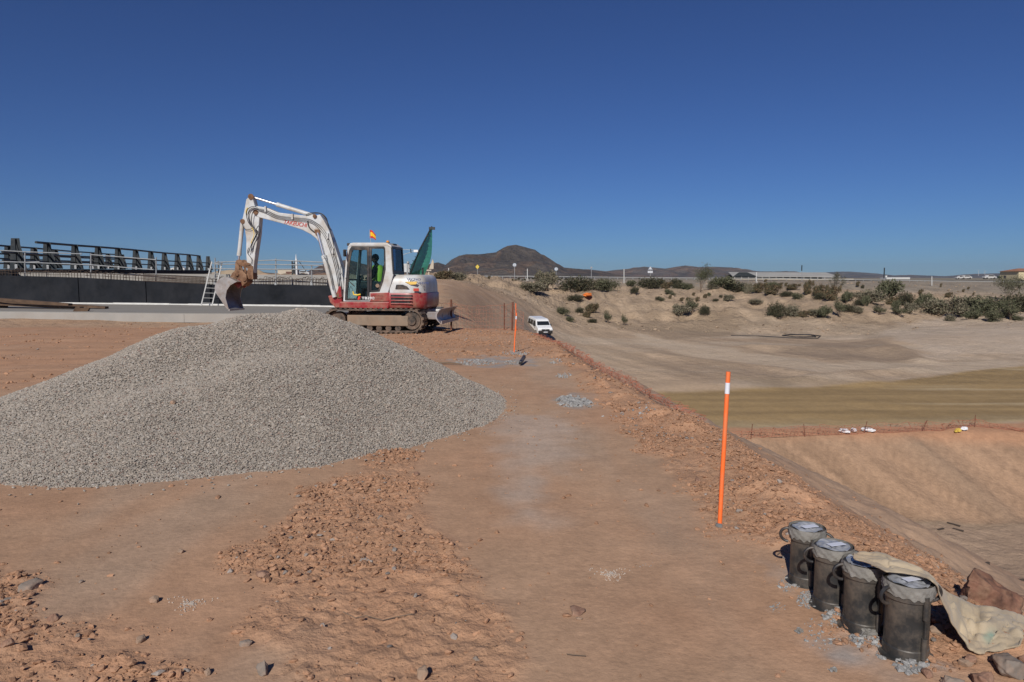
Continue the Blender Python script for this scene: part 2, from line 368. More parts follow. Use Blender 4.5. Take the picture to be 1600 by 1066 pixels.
C_PATH = np.array((.415, .272, .175)); C_RED = np.array((.425, .236, .138)); C_GREY = np.array((.27, .245, .225))
C_BEI = np.array((.42, .31, .212)); C_OLI = np.array((.270, .185, .088)); C_OLL = np.array((.41, .315, .19)); C_CUT = np.array((.365, .235, .150)); C_SLG = np.array((.37, .26, .18))
def mixc(a, b, t): return a*(1-t[..., None])+b*t[..., None]
def gcolor(x, y, z, rz):
    c = np.broadcast_to(C_PATH, x.shape+(3,)).copy()
    ka = y < 60; kf = y > 20; n1 = fbm(x*.9, y*.9, 4, 81, m=y < 160); n2 = fbm(x*5, y*5, 4, 82, m=ka)
    c = mixc(c, C_RED*.95, np.clip(.3+.55*n1, 0, .6))
    c = mixc(c, np.array((.385, .285, .205)), sstep(.1, .6, fbm(x*1.3+9, y*.35, 4, 83, m=ka))*.5)
    lt = sstep(-3, -6, x)*sstep(8, 11, y)
    c = mixc(c, C_RED*.98, lt*(.55+.35*fbm(x*.3, y*1.6, 3, 84, m=ka)))
    c = mixc(c, C_RED*(1.05), rz*(.65+.3*n2))
    for i, P in enumerate(GREY):
        if i == 3: c = mixc(c, np.array((.43, .335, .265)), inside(P, x, y, .25, 87, .3)*.75)
        else: c = mixc(c, C_GREY*1.15, inside(P, x, y, .15, 86+i, .25, 5)*np.clip(.55+1.3*n2, 0, 1))
    xb = brink(y); s = x-xb
    sg = sstep(.4, 1.7, s+1.3*fbm(x*.6, y*.6, 4, 188, m=ka)+.5*n2)*(y < 37)
    c = mixc(c, C_SLG, sg*np.clip(.65+.5*fbm(x*1.2, y*.6, 3, 88, m=ka), 0, 1))
    # everything lower or farther
    far = np.where((y > 36.9) | ((x > xb) & (z < -10.8)), 1., 0.)*sstep(22, 26, y)
    px = CX+F*x/np.maximum(y, 1)
    fc = np.broadcast_to(C_BEI, x.shape+(3,)).copy()
    fc = mixc(fc, np.array((.30, .215, .145)), sstep(-.1, .5, fbm(x*.07, y*.04, 4, 91, m=kf))*.6)
    fc = mixc(fc, np.array((.44, .36, .275)), sstep(0, .5, fbm(x*.05+5, y*.12, 4, 92, m=kf))*.55)
    red = sstep(860, 740, px)*(1-sstep(90, 150, y)); fc = mixc(fc, np.array((.40, .245, .145)), red*(.65+.3*n1))
    hsd = sstep(108, 122, y)*(1-sstep(150, 175, y)); fc = mixc(fc, np.array((.37, .275, .185)), hsd*.6)
    gr = sstep(158, 176, y+8*fbm(x*.05, y*.05, 3, 93, m=kf)); fc = mixc(fc, np.array((.265, .225, .175)), gr*.9)
    fc = mixc(fc, np.array((.16, .15, .10)), sstep(205, 235, y)*(.5+.5*fbm(x*.01, y*.01, 4, 94, m=kf)))
    gz = (y > 60)&(y < 135); al = x*.34-y*.94; ac = x*.94+y*.34; st1 = fbm(ac*.55+.02*al*np.sin(al*.05), al*.022, 4, 191, m=gz); st2 = fbm(ac*2.6, al*.03, 2, 192, m=gz)
    fc = fc*(1+(.24*st1+.12*st2)*sstep(60, 66, y)*(1-sstep(112, 130, y)))[..., None]
    fc = fc*(1+.35*fbm(x*.5, y*.28, 5, 193, m=(y > 105)&(y < 200)))[..., None]
    for PP, cc_, am_ in ((GZ((1225, 552), (1300, 534), (1360, 529), (1410, 538), (1450, 562), (1380, 566), (1290, 562)), (.27, .20, .14), .95), (GZ((1140, 600), (1235, 586), (1330, 597), (1280, 606), (1180, 609)), (.26, .195, .13), .9), (GZ((1010, 514), (1150, 509), (1130, 525), (1040, 531)), (.29, .215, .145), .9),
                     (GZ((1000, 524), (1120, 545), (1300, 566), (1560, 562), (1600, 575), (1440, 585), (1250, 578), (1080, 555), (1000, 536)), (.50, .40, .295), .8), (GZ((1380, 520), (1610, 500), (1610, 548), (1460, 562), (1430, 545)), (.48, .39, .305), .7)):
        fc = mixc(fc, np.array(cc_), inside(PP, x, y, 1.1, 171, 3.2, .16)*am_*(.8+.4*fbm(x*.4, y*.4, 3, 172, m=(y > 60)&(y < 140))))
    # olive haul road
    up = np.interp(px, [900, 1010, 1120, 1300, 1400, 1460, 1620, 2600], [56, 57.5, 58.8, 61.8, 64, 68, 77, 90])
    lo = np.interp(px, [900, 1120, 1300, 1460, 1620, 2600], [44.3, 44.6, 45, 45.5, 46.5, 47])
    rd = sstep(lo-.15, lo+.15, y)*(1-sstep(up-.5, up+.5, y+.8*fbm(x*.2, y*.4, 3, 95, m=kf)))*sstep(905, 990, px)
    oc = mixc(np.broadcast_to(C_OLI, x.shape+(3,)), C_OLI*1.3, sstep(-.4, .6, fbm(x*.06, y*.9, 4, 96, m=kf)))
    oc = mixc(oc, C_OLL, sstep(.33, .5, fbm(x*.045+3, y*.8, 3, 97, m=kf))*sstep(1350, 1500, px)*.8)
    oc = mixc(oc, C_OLL*.85, (1-sstep(lo+.2, lo+3.2, y+1.2*fbm(x*.3, y, 3, 98, m=kf)))*.55)
    oc = mixc(oc, C_OLL*1.1, np.exp(-((y-lo-.35)/.25)**2)*.6)
    fc = mixc(fc, oc, rd)
    # red edge strip and cut face across the pit
    ct = sstep(36.8, 37.6, y)*(1-sstep(lo-.3, lo-.05, y))*sstep(950, 1010, px)
    cc = mixc(np.broadcast_to(C_CUT, x.shape+(3,)), C_CUT*.72, sstep(-.1, .6, vnoise((x+y*.7)*1.5, y*.12, 41))*.6+sstep(.15, .6, vnoise((x+y*.7)*5, y*.2, 141))*.5)
    st = np.exp(-((x+.55*(y-40)-26.2)/1.1)**2); cc = mixc(cc, np.array((.25, .175, .12)), st*.6)
    cc = mixc(cc, C_RED*.98, sstep(42.6, 43.4, y)); fc = mixc(fc, cc, ct)
    fl = (1-sstep(36.3, 37.4, y+.5*n1))*(z < -9); fc = mixc(fc, np.array((.375, .265, .185)), fl*.9)
    far2 = np.where(y > 44, 1., far)
    platform = ((x < xb) & (y < 22.5)); far2 = np.where(platform, 0, far2)
    behind = sstep(22.5, 24, y)*(x < xb)
    far2 = np.maximum(far2, behind*.9)
    c = mixc(c, fc, far2)
    return np.clip(c, 0, 1)

def grid_axis(lo, hi, c, a, dt):
    t0, t1 = math.asinh((lo-c)/a), math.asinh((hi-c)/a); n = int((t1-t0)/dt)
    return c+a*np.sinh(np.linspace(t0, t1, n))
gx = grid_axis(-7000, 9000, -.3, 2.3, .0125); gy = grid_axis(-60, 9000, 3.2, 2.0, .0115)
X, Y = np.meshgrid(gx, gy); rz = np.zeros_like(X)
nearm = (Y < 40) & (np.abs(X) < 30)
rz[nearm] = rough_zone(X[nearm], Y[nearm])
Z = height(X, Y, rz)
cg = gcolor(X, Y, Z, rz)
nx, ny = len(gx), len(gy); idx = np.arange(nx*ny).reshape(ny, nx)
faces = np.stack([idx[:-1, :-1], idx[:-1, 1:], idx[1:, 1:], idx[1:, :-1]], -1).reshape(-1, 4)
gm = fastmesh('ground', np.stack([X, Y, Z], -1).reshape(-1, 3), faces, 4, True); setcol(gm, 'tint', cg.reshape(-1, 3))
M_EARTH = attrmat('earth', scales=((.35, .06), (1.1, .09), (3.5, .11), (9, .07), (28, .09), (150, .06)), bumps=((9, .007), (40, .003), (140, .0005)))
rug = sstep(100, 118, Y)*(1-sstep(190, 230, Y))+.55*sstep(58, 66, Y)*(1-sstep(100, 118, Y))+.5*sstep(20, 26, Y)*(1-sstep(40, 46, Y))
setcol(gm, 'rug', np.repeat(np.clip(rug, 0, 1).reshape(-1, 1), 3, 1))
_nt = M_EARTH.node_tree; _N = _nt.nodes; _b = _N['Principled BSDF']; _src = _b.inputs['Normal'].links[0].from_socket
_a = _N.new('ShaderNodeAttribute'); _a.attribute_name = 'rug'; _tc = _N.new('ShaderNodeTexCoord')
for _s, _d in ((.5, .6), (1.8, .25)):
    _n = _N.new('ShaderNodeTexNoise'); _n.inputs['Scale'].default_value = _s; _n.inputs['Detail'].default_value = 8; _n.inputs['Roughness'].default_value = .62; _nt.links.new(_tc.outputs['Object'], _n.inputs['Vector'])
    _p = _N.new('ShaderNodeBump'); _p.inputs['Distance'].default_value = _d; _nt.links.new(_a.outputs['Fac'], _p.inputs['Strength']); _nt.links.new(_n.outputs['Fac'], _p.inputs['Height']); _nt.links.new(_src, _p.inputs['Normal']); _src = _p.outputs['Normal']
setcol(gm, 'rz', np.repeat(np.clip(rz, 0, 1).reshape(-1, 1), 3, 1)); _a2 = _N.new('ShaderNodeAttribute'); _a2.attribute_name = 'rz'
for _s, _d in ((12, .018), (36, .007)):
    _n = _N.new('ShaderNodeTexNoise'); _n.inputs['Scale'].default_value = _s; _n.inputs['Detail'].default_value = 6; _n.inputs['Roughness'].default_value = .6; _nt.links.new(_tc.outputs['Object'], _n.inputs['Vector'])
    _p = _N.new('ShaderNodeBump'); _p.inputs['Distance'].default_value = _d; _nt.links.new(_a2.outputs['Fac'], _p.inputs['Strength']); _nt.links.new(_n.outputs['Fac'], _p.inputs['Height']); _nt.links.new(_src, _p.inputs['Normal']); _src = _p.outputs['Normal']
_nt.links.new(_src, _b.inputs['Normal'])
ground = tag(link('ground', gm, M_EARTH), 'reddish brown compacted dirt dropping to a pit and graded banks', None, None, 'structure')
print('terrain', nx, ny)

# ------------------------------------------------------------------ stones as vectorised lumps
t_ = (1+5**.5)/2
ICO_V = np.array([(-1, t_, 0), (1, t_, 0), (-1, -t_, 0), (1, -t_, 0), (0, -1, t_), (0, 1, t_), (0, -1, -t_), (0, 1, -t_), (t_, 0, -1), (t_, 0, 1), (-t_, 0, -1), (-t_, 0, 1)])/math.hypot(1, t_)
ICO_F = np.array([(0, 11, 5), (0, 5, 1), (0, 1, 7), (0, 7, 10), (0, 10, 11), (1, 5, 9), (5, 11, 4), (11, 10, 2), (10, 7, 6), (7, 1, 8), (3, 9, 4), (3, 4, 2), (3, 2, 6), (3, 6, 8), (3, 8, 9), (4, 9, 5), (2, 4, 11), (6, 2, 10), (8, 6, 7), (9, 8, 1)])
def rotmats(n, rng):
    q = rng.normal(size=(n, 4)); q /= np.linalg.norm(q, axis=1)[:, None]; a, b, c, d = q.T
    return np.stack([np.stack([1-2*(c*c+d*d), 2*(b*c-a*d), 2*(b*d+a*c)], -1), np.stack([2*(b*c+a*d), 1-2*(b*b+d*d), 2*(c*d-a*b)], -1), np.stack([2*(b*d-a*c), 2*(c*d+a*b), 1-2*(b*b+c*c)], -1)], 1)
def stones(name, P, size, cols, seed=0, flat=.65, jag=.28, tilt=None):
    rng = np.random.default_rng(seed); n = len(P)
    v = ICO_V[None]*(1+jag*rng.uniform(-1, 1, (n, 12, 1)))
    v = v*np.stack([rng.uniform(.75, 1.3, n), rng.uniform(.6, 1, n), rng.uniform(.45, .85, n)], -1)[:, None, :]
    v = np.einsum('nij,nkj->nki', rotmats(n, rng), v)
    v[:, :, 2] *= flat
    v = v*size[:, None, None]+P[:, None, :]
    f = ICO_F[None]+12*np.arange(n)[:, None, None]
    me = fastmesh(name, v.reshape(-1, 3), f.reshape(-1, 3), 3, False)
    setcol(me, 'tint', np.repeat(cols, 12, axis=0)); return me
M_CLOD = attrmat('clod', scales=((60, .15),), bumps=((90, .004),))
M_GRAV = attrmat('gravel_stone', scales=((120, .12),), rough=.8, spec=.35)
rng = np.random.default_rng(3)
# loose clods where the ground is broken up
def scatter(n, x0, x1, y0, y1, dens, smin, smax, pw, seed):
    rg = np.random.default_rng(seed); x = rg.uniform(x0, x1, n); y = rg.uniform(y0, y1, n)
    k = rg.uniform(0, 1, n) < dens(x, y); x, y = x[k], y[k]
    s = smin*(smax/smin)**(rg.uniform(0, 1, len(x))**pw); return x, y, s
def dens1(x, y):
    r = rough_zone(x, y); return (r*np.clip(.42+1.5*fbm(x*1.3, y*2.0, 4, 101), .06, 1)*(.4+.6*sstep(-.25, .15, vnoise(x*.4+3, y*3.4+.2*np.sin(x*2), 105)))+.005)*(x < brink(y)+2.5)
parts = [scatter(420000, -4.5, 5.5, 2.2, 8, dens1, .0038, .026, 2.9, 1), scatter(60000, -4, 5, 8, 22, dens1, .010, .045, 2.4, 2), scatter(26000, -14, -4, 8, 26, lambda x, y: .03+.3*sstep(.25, .6, fbm(x*.7, y*1.2, 3, 104)), .012, .05, 2, 3)]
cx_, cy_, cs_ = [np.concatenate(a) for a in zip(*parts)]
cz_ = height(cx_, cy_)
ccol = C_RED[None]*np.array((.90, .92, .95))*rng.uniform(.7, 1.1, (len(cx_), 1))
gk = rng.uniform(0, 1, len(cx_)); ccol[gk < .035] = np.array((.27, .23, .20))*rng.uniform(.7, 1.3, ((gk < .035).sum(), 1))
cl = link('soil_clods', stones('soil_clods', np.stack([cx_, cy_, cz_+cs_*.15], -1), cs_, ccol, 5), M_CLOD)
tag(cl, 'loose reddish soil clods and crumbs strewn over the broken ground', 'soil clods', None, 'stuff')
# loose stones and dry tufts over the hillside and banks across the pit
rg = np.random.default_rng(77); n = 60000; yy = rg.uniform(44, 200, n); pxx = rg.uniform(680, 1680, n); xx = (pxx-CX)/F*yy
dd = np.where(yy > 112, .30*np.clip(.5+1.6*fbm(xx*.12, yy*.12, 3, 111), .03, 1), 0)*(yy < 196)
k = rg.uniform(0, 1, n) < dd; xx, yy = xx[k], yy[k]; ss = .05*(.42/.05)**(rg.uniform(0, 1, len(xx))**2.6); zz = height(xx, yy, np.zeros_like(xx))
c2 = np.array((.34, .255, .18))[None]*rg.uniform(.6, 1.15, (len(xx), 1)); tag(link('slope_stones', stones('slope_stones', np.stack([xx, yy, zz+ss*.1], -1), ss, c2, 6), M_CLOD), 'loose stones scattered over the sandy slope across the pit', 'stones', None, 'stuff')
print('clods', len(cx_), len(xx))
# ------------------------------------------------------------------ gravel heap
PEAKS = [(-2.65, 8.9, 1.21, .53), (-3.2, 8.75, 1.15, .48), (-2.25, 8.5, .98, .52), (-3.85, 8.4, .99, .50), (-4.45, 7.8, .62, .42), (-4.6, 7.2, .40, .33), (-5.3, 6.9, .24, .3), (-6.5, 6.6, .20, .25), (-2.7, 7.5, .70, .42), (-3.5, 6.9, .47, .36)]
def pile_h(x, y):
    xw = x+.13*fbm(x*1.1, y*1.1, 3, 201); yw = y+.13*fbm(x*1.1+7, y*1.1, 3, 202)
    k = 14.; acc = 0
    for px_, py_, hh, sl in PEAKS:
        r = np.hypot(xw-px_, yw-py_); r = np.sqrt(r*r+.06)-.24
        acc = acc+np.exp(k*(hh-sl*r))
    h = np.log(acc+1e-9)/k
    return h+.02*fbm(x*2.5, y*2.5, 3, 203)
gxs = np.arange(-8.5, .6, .035); gys = np.arange(4.2, 12.6, .035); PX, PY = np.meshgrid(gxs, gys); PH = pile_h(PX, PY)
idx = np.arange(PX.size).reshape(PX.shape); q = np.stack([idx[:-1, :-1], idx[:-1, 1:], idx[1:, 1:], idx[1:, :-1]], -1).reshape(-1, 4)
keep = (PH.ravel()[q] > -.10).any(1); q = q[keep]
used, inv = np.unique(q, return_inverse=True); q = inv.reshape(-1, 4)
pv = np.stack([PX.ravel(), PY.ravel(), PH.ravel()-.006], -1)[used]
pm = fastmesh('gravel_heap', pv, q, 4, True); setcol(pm, 'tint', np.tile([.25, .22, .19], (len(pv), 1)))
pile = tag(link('gravel_heap', pm, M_GRAV), 'broad heap of pale grey gravel in front of the excavator', 'gravel heap', None, 'stuff')
rg = np.random.default_rng(11)
def hf(x, y, e=.02): return (pile_h(x+e, y)-pile_h(x-e, y))/(2*e), (pile_h(x, y+e)-pile_h(x, y-e))/(2*e)
n = 900000; x = rg.uniform(-8.2, .5, n); y = rg.uniform(4.4, 12, n); h = pile_h(x, y)
dist = np.hypot(x, y); px_ = CX+F*x/y
prob = np.clip((7.0/dist)**2, .12, 1)
k = (h > -.012) & (rg.uniform(0, 1, n) < prob) & (px_ > -260)
x, y, h, dist = x[k], y[k], h[k], dist[k]
gx_, gy_ = hf(x, y); facing = (gx_*x+gy_*(y)-0*h)*1.0 - (h-CAMH)*1.0 ; k = facing > -.3*dist+0*x
x, y, h, dist = x[k], y[k], h[k], dist[k]
s = .0064*np.exp(rg.normal(0, .28, len(x)))*np.clip(dist/7, 1, 1.7)
# a few strays rolled off on to the dirt
xs, ys, _ = scatter(60000, -7, 1.2, 4.4, 11, lambda a, b: .12*np.exp(-np.abs(pile_h(a, b)+.03)/.05)*(pile_h(a, b) < 0), .01, .02, 1, 9)
x = np.concatenate([x, xs]); y = np.concatenate([y, ys]); s = np.concatenate([s, rg.uniform(.006, .012, len(xs))]); h = np.concatenate([h, height(xs, ys)+.003])
tone = np.exp(rg.normal(0, .12, len(x)))[:, None]; warm = rg.uniform(0, 1, (len(x), 1))
gc = (np.array((.345, .293, .238))*(1-warm)+np.array((.312, .285, .248))*warm)*tone
wh = rg.uniform(0, 1, len(x)) < .05; gc[wh] = np.array((.40, .37, .33)); rd = rg.uniform(0, 1, len(x)) < .06; gc[rd] = np.array((.26, .185, .15))
g2 = link('gravel_stones', stones('gravel_stones', np.stack([x, y, h+s*.25], -1), s*1.25, np.clip(gc, .04, .8), 13, flat=.62), M_GRAV)
tag(g2, 'small angular grey stones covering the heap beside the dirt path', 'gravel', None, 'stuff')
print('gravel', len(x))
# ------------------------------------------------------------------ excavator
EXY = (W(600, 520, 21.2).x, 21.2); EYAW = math.radians(-8)
EM = Matrix.Rotation(-EYAW, 3, 'Z')
def L(px, py, yl):
    o = EM@(Vector((0, 0, CAMH))-Vector((EXY[0], EXY[1], 0)))
    p = W(px, py, 10.)-Vector((0, 0, CAMH)); d = EM@p
    t = (yl-o.y)/d.y; q = o+d*t; return (q.x, q.z)
def E(X, Y, yl): return L(310+X/3.8095, 290+Y/3.808, yl)
def EP(pts, yl): return [E(a, b, yl) for a, b in pts]
def E3(X, Y, yl): x, z = E(X, Y, yl); return (x, yl, z)

m_white = mat('white_paint', (.56, .58, .585), .38, var=.06, scale=3, dirt=(.40, .34, .27), dirt_amt=.42, dscale=2.5)
m_red = mat('red_paint', (.30, .022, .028), .35, var=.12, scale=3, dirt=(.30, .19, .13), dirt_amt=.36, dscale=3)
m_black = mat('black_paint', (.018, .018, .02), .45, var=.2, scale=5, dirt=(.16, .12, .09), dirt_amt=.25)
m_rub = mat('black_rubber', (.02, .02, .02), .75, var=.2, scale=9, dirt=(.13, .10, .08), dirt_amt=.45)
m_hose = mat('hose_rubber', (.022, .022, .024), .5, var=.1)
m_track = mat('track_steel', (.045, .038, .032), .7, .2, var=.3, scale=8, dirt=(.24, .16, .11), dirt_amt=.45, dscale=5)
m_board = mat('dusty_frame', (.22, .17, .125), .8, var=.2, scale=5, dirt=(.26, .18, .12), dirt_amt=.5)
m_chrome = mat('chrome_rod', (.85, .85, .86), .34, 1.0, var=.03)
m_rust = mat('rusty_steel', (.15, .075, .04), .75, .3, var=.35, scale=9, dirt=(.33, .2, .12), dirt_amt=.45, bump=.003)
m_bsteel = mat('worn_bucket_steel', (.42, .40, .38), .42, .5, var=.2, scale=5, dirt=(.30, .22, .16), dirt_amt=.4)
m_blade = mat('blade_steel', (.33, .32, .33), .5, .35, var=.2, scale=4, dirt=(.30, .2, .14), dirt_amt=.4)
m_yel = mat('yellow_paint', (.75, .50, .03), .5, var=.06)
m_hiviz = mat('hi_vis_yellow', (.75, .95, .10), .7, var=.06)
m_amber = mat('amber_plastic', (.8, .30, .03), .3, var=.05)
m_lens = mat('lamp_lens', (.8, .8, .78), .15, var=.03)
m_seat = mat('seat_fabric', (.03, .03, .035), .9, var=.2)
def glassmat(name, col, fac=.8, rough=.02):
    m, nt, b = nmat(name); N = nt.nodes; Lk = nt.links
    b.inputs['Base Color'].default_value = (.012, .02, .026, 1); b.inputs['Roughness'].default_value = rough
    t = N.new('ShaderNodeBsdfTransparent'); t.inputs['Color'].default_value = tuple(col)+(1,)
    n = N.new('ShaderNodeTexNoise'); n.inputs['Scale'].default_value = 3; mr = N.new('ShaderNodeMapRange')
    mr.inputs['To Min'].default_value = fac-.06; mr.inputs['To Max'].default_value = fac+.04; Lk.new(n.outputs['Fac'], mr.inputs['Value'])
    mx = N.new('ShaderNodeMixShader'); Lk.new(mr.outputs['Result'], mx.inputs['Fac']); Lk.new(b.outputs['BSDF'], mx.inputs[1]); Lk.new(t.outputs['BSDF'], mx.inputs[2])
    Lk.new(mx.outputs['Shader'], N['Material Output'].inputs['Surface']); return m
m_glass = glassmat('tinted_glass', (.74, .88, .90), .88); m_glassb = glassmat('rear_glass', (.35, .5, .7), .6)

dg = thing('excavator', 'white and red tracked excavator with a raised bent boom standing behind the gravel heap', 'excavator', (EXY[0], EXY[1], 0), EYAW)
def B(mb, name, m, parent=dg, **k): return mb.build(name, m, parent, **k)

# undercarriage
sx, sz = E(1268, 820, -1.1); LEN = 2.25; RT = .33; sz = .375
for yc in (-.88, .88):
    path = []
    N_ = 10
    for i in range(N_+1): a = PI/2-PI*i/N_; path.append((sx+RT*math.cos(a), sz+RT*math.sin(a)))
    for i in range(N_+1): a = -PI/2-PI*i/N_; path.append((sx-LEN+RT*math.cos(a), sz+RT*math.sin(a)))
    inner = [(sx+(p[0]-sx)*.0+p[0]-sx if 0 else p[0], p[1]) for p in path]
    def off(p, d):
        c = (sx, sz) if p[0] > sx-1e-6 else ((sx-LEN, sz) if p[0] < sx-LEN+1e-6 else None)
        if c is None: return (p[0], p[1]+(d if p[1] > sz else -d))
        v = Vector((p[0]-c[0], p[1]-c[1])); v = v*((v.length+d)/v.length); return (c[0]+v.x, c[1]+v.y)
    tr = MB().ring(path, [off(p, -.045) for p in path], yc-.225, yc+.225); trk = B(tr, 'track', m_track)
    pads = MB(); per = 2*LEN+2*PI*RT; K = 44
    for i in range(K):
        s_ = per*i/K
        if s_ < LEN: p = (sx-s_, sz+RT+.012); an = 0
        elif s_ < LEN+PI*RT: a = PI/2+(s_-LEN)/RT; p = (sx-LEN+(RT+.012)*math.cos(a), sz+(RT+.012)*math.sin(a)); an = -(a-PI/2)
        elif s_ < 2*LEN+PI*RT: p = (sx-LEN+(s_-LEN-PI*RT), sz-RT-.012); an = 0
        else: a = -PI/2+(s_-2*LEN-PI*RT)/RT; p = (sx+(RT+.012)*math.cos(a), sz+(RT+.012)*math.sin(a)); an = -(a-PI/2)
        pads.box((p[0], yc, p[1]), (.075, .45, .045), ry=an)
    B(pads, 'grouser_pads', m_track, trk)
    sg = -1 if yc < 0 else 1
    sp = MB(); sp.cyl((sx, yc-.09, sz), (sx, yc+.16*sg, sz), .25, n=24)
    for k in range(14): a = 2*PI*k/14; sp.box((sx+.265*math.cos(a), yc, sz+.265*math.sin(a)), (.05, .06, .05), ry=-a)
    spo = B(sp, 'sprocket', m_track); hb = MB().cyl((sx, yc+.1*sg, sz), (sx, yc+.21*sg, sz), .15, .12, 20); B(hb, 'hub', m_track, spo, smooth=True)
    idl = MB().cyl((sx-LEN, yc-.1, sz), (sx-LEN, yc+.14, sz), .25, n=24); B(idl, 'idler', m_track, smooth=True)
    for k in range(6): B(MB().cyl((sx-.42-k*.28, yc-.15, .155), (sx-.42-k*.28, yc+.15, .155), .085, n=14), 'roller', m_track, smooth=True)
    fr = MB(); fr.box((sx-LEN/2-.02, yc-.02*sg, sz), (LEN-.62, .2, .30)); B(fr, 'track_frame', m_board, bevel=.02)
    xa, xb_ = E(1000, 815, -1.1)[0], E(1246, 815, -1.1)[0]
    bd = MB().box(((xa+xb_)/2, yc+.15*sg, sz-.01), (xb_-xa, .06, .29)); B(bd, 'guard_plate', m_board, bevel=.02)
ub = MB().box((sx-LEN/2, 0, .42), (1.1, 1.35, .34)); ub.box((sx-LEN/2+.3, 0, .36), (1.6, .8, .2)); B(ub, 'chassis', m_black, bevel=.03)
B(MB().cyl((sx-1.0, 0, .55), (sx-1.0, 0, .80), .48, n=32), 'slew_ring', m_black, smooth=True)
# dozer blade at the back
zt, zb = E(1400, 735, -1.1)[1], E(1400, 822, -1.1)[1]; xl = E(1398, 780, -1.1)[0]; hB = zt-zb
prof = [(xl+.10+.10*(2*t-1)**2*0+.13*((2*t-1)**2), zb+hB*t) for t in [i/8 for i in range(9)]]
poly = prof+[(p[0]-.035, p[1]) for p in reversed(prof)]
blo = B(MB().prism(poly, -1.1, 1.1), 'dozer_blade', m_blade, smooth=True, auto=60)
B(MB().box((xl+.235, 0, zb+.03), (.03, 2.2, .09)), 'cutting_edge', m_blade, blo)
for yy in (-.42, .42): B(MB().prism([(sx-.35, .40), (xl+.12, zb+.07), (xl+.12, zb+.27), (sx-.35, .60)], yy-.05, yy+.05), 'blade_arm', m_blade, bevel=.01)
B(MB().bar((xl+.08, -.62, zb+.2), (sx+.1, -.42, .5), .16, .22), 'blade_bracket', m_blade, bevel=.02)
B(MB().cyl((sx-.2, 0, .62), (xl+.1, 0, zb+.32), .055), 'blade_cylinder', m_white, smooth=True)

# house: red skirt and counterweight, white hood
xr = E(1376, 690, -.45)[0]; xh = E(1138, 690, -1.02)[0]; xf = E(840, 710, -1.0)[0]
def plan(x0, x1, hw, r, n=7, front_r=.02):
    pts = [(x0, -hw), ]
    pts = [(x0, -hw)]+[(x1-r*1.35+r*1.35*math.sin(PI/2*i/n), -hw+r-r*math.cos(PI/2*i/n)) for i in range(n+1)]
    pts += [(x1-r*1.35+r*1.35*math.cos(PI/2*i/n), hw-r+r*math.sin(PI/2*i/n)) for i in range(n+1)]+[(x0, hw)]
    return pts
def loft(pl, levels, c):
    mb = MB(); n = len(pl)
    for z, s, dx in levels:
        for p in pl: mb.v.append(Vector((c[0]+(p[0]-c[0])*s[0]+dx, c[1]+(p[1]-c[1])*s[1], z)))
    for j in range(len(levels)-1):
        for i in range(n): k = (i+1) % n; mb.f.append((j*n+i, j*n+k, (j+1)*n+k, (j+1)*n+i))
    mb.f.append(tuple(reversed(range(n)))); mb.f.append(tuple(range((len(levels)-1)*n, len(levels)*n))); return mb
zr0 = E(1200, 735, -1.05)[1]; zr1 = E(1200, 640, -1.05)[1]; zw = E(1250, 531, -1.0)[1]
pl = plan(xh, xr, 1.06, .42)
cw = loft(pl, [(zr0, (.94, .94), 0), (zr0+.05, (.985, .985), 0), (zr0+.16, (1, 1), 0), (zr1-.02, (1.0, 1.0), 0), (zr1, (.99, .99), 0)], (xh, 0))
cwo = B(cw, 'counterweight', m_red, smooth=True, auto=50)
hd = loft(plan(xh+.01, xr-.03, 1.03, .40), [(zr1+.004, (1, 1), 0), (zr1+.25, (.99, .985), 0), (zw-.14, (.97, .96), 0), (zw-.05, (.93, .92), 0), (zw, (.84, .84), .02)], (xh, 0))
hdo = B(hd, 'engine_hood', m_white, smooth=True, auto=50)
B(MB().box((xh-.004, 0, (zr0+zw)/2), (.012, 2.0, zw-zr0-.1)), 'body_seam', m_black)
gr = MB().prism(EP([(1178, 590), (1215, 590), (1240, 600), (1254, 616), (1172, 616)], -1.04), -1.045, -1.0); B(gr, 'hood_vent', m_black, hdo)
for k in range(3):
    Yt = 650+19*k; p = EP([(1146, Yt), (1272-6*k, Yt+2), (1268-6*k, Yt+12), (1144, Yt+11)], -1.075)
    B(MB().prism(p, -1.07, -1.02), 'louvre_slot', m_black, cwo)
    B(MB().bar(E3(1144, Yt+15, -1.085), E3(1272, Yt+16, -1.085), .035, .03), 'louvre_bar', m_red, cwo, bevel=.008)
B(MB().prism(EP([(840, 692), (1137, 692), (1130, 736), (836, 728)], -1.05), -1.05, 1.0), 'deck_skirt', m_red, bevel=.02)
bx = B(MB().prism(EP([(1022, 640), (1137, 636), (1135, 690), (1022, 690)], -1.06), -1.06, -.9), 'side_door', m_red, bevel=.015)
for k in range(4): B(MB().bar(E3(1030, 652+9*k, -1.065), E3(1100, 650+9*k, -1.065), .02, .015), 'pressed_rib', m_red, bx)
B(MB().box((E(860, 700, 0)[0]+.75, .5, E(900, 640, 0)[1]), (1.7, 1.0, .75)), 'tank_cover', m_white, bevel=.06, seg=3)
B(MB().cyl((xr-.4, .3, zw-.02), (xr-.4, .3, zw+.22), .03, n=12), 'exhaust_pipe', m_black, hdo)

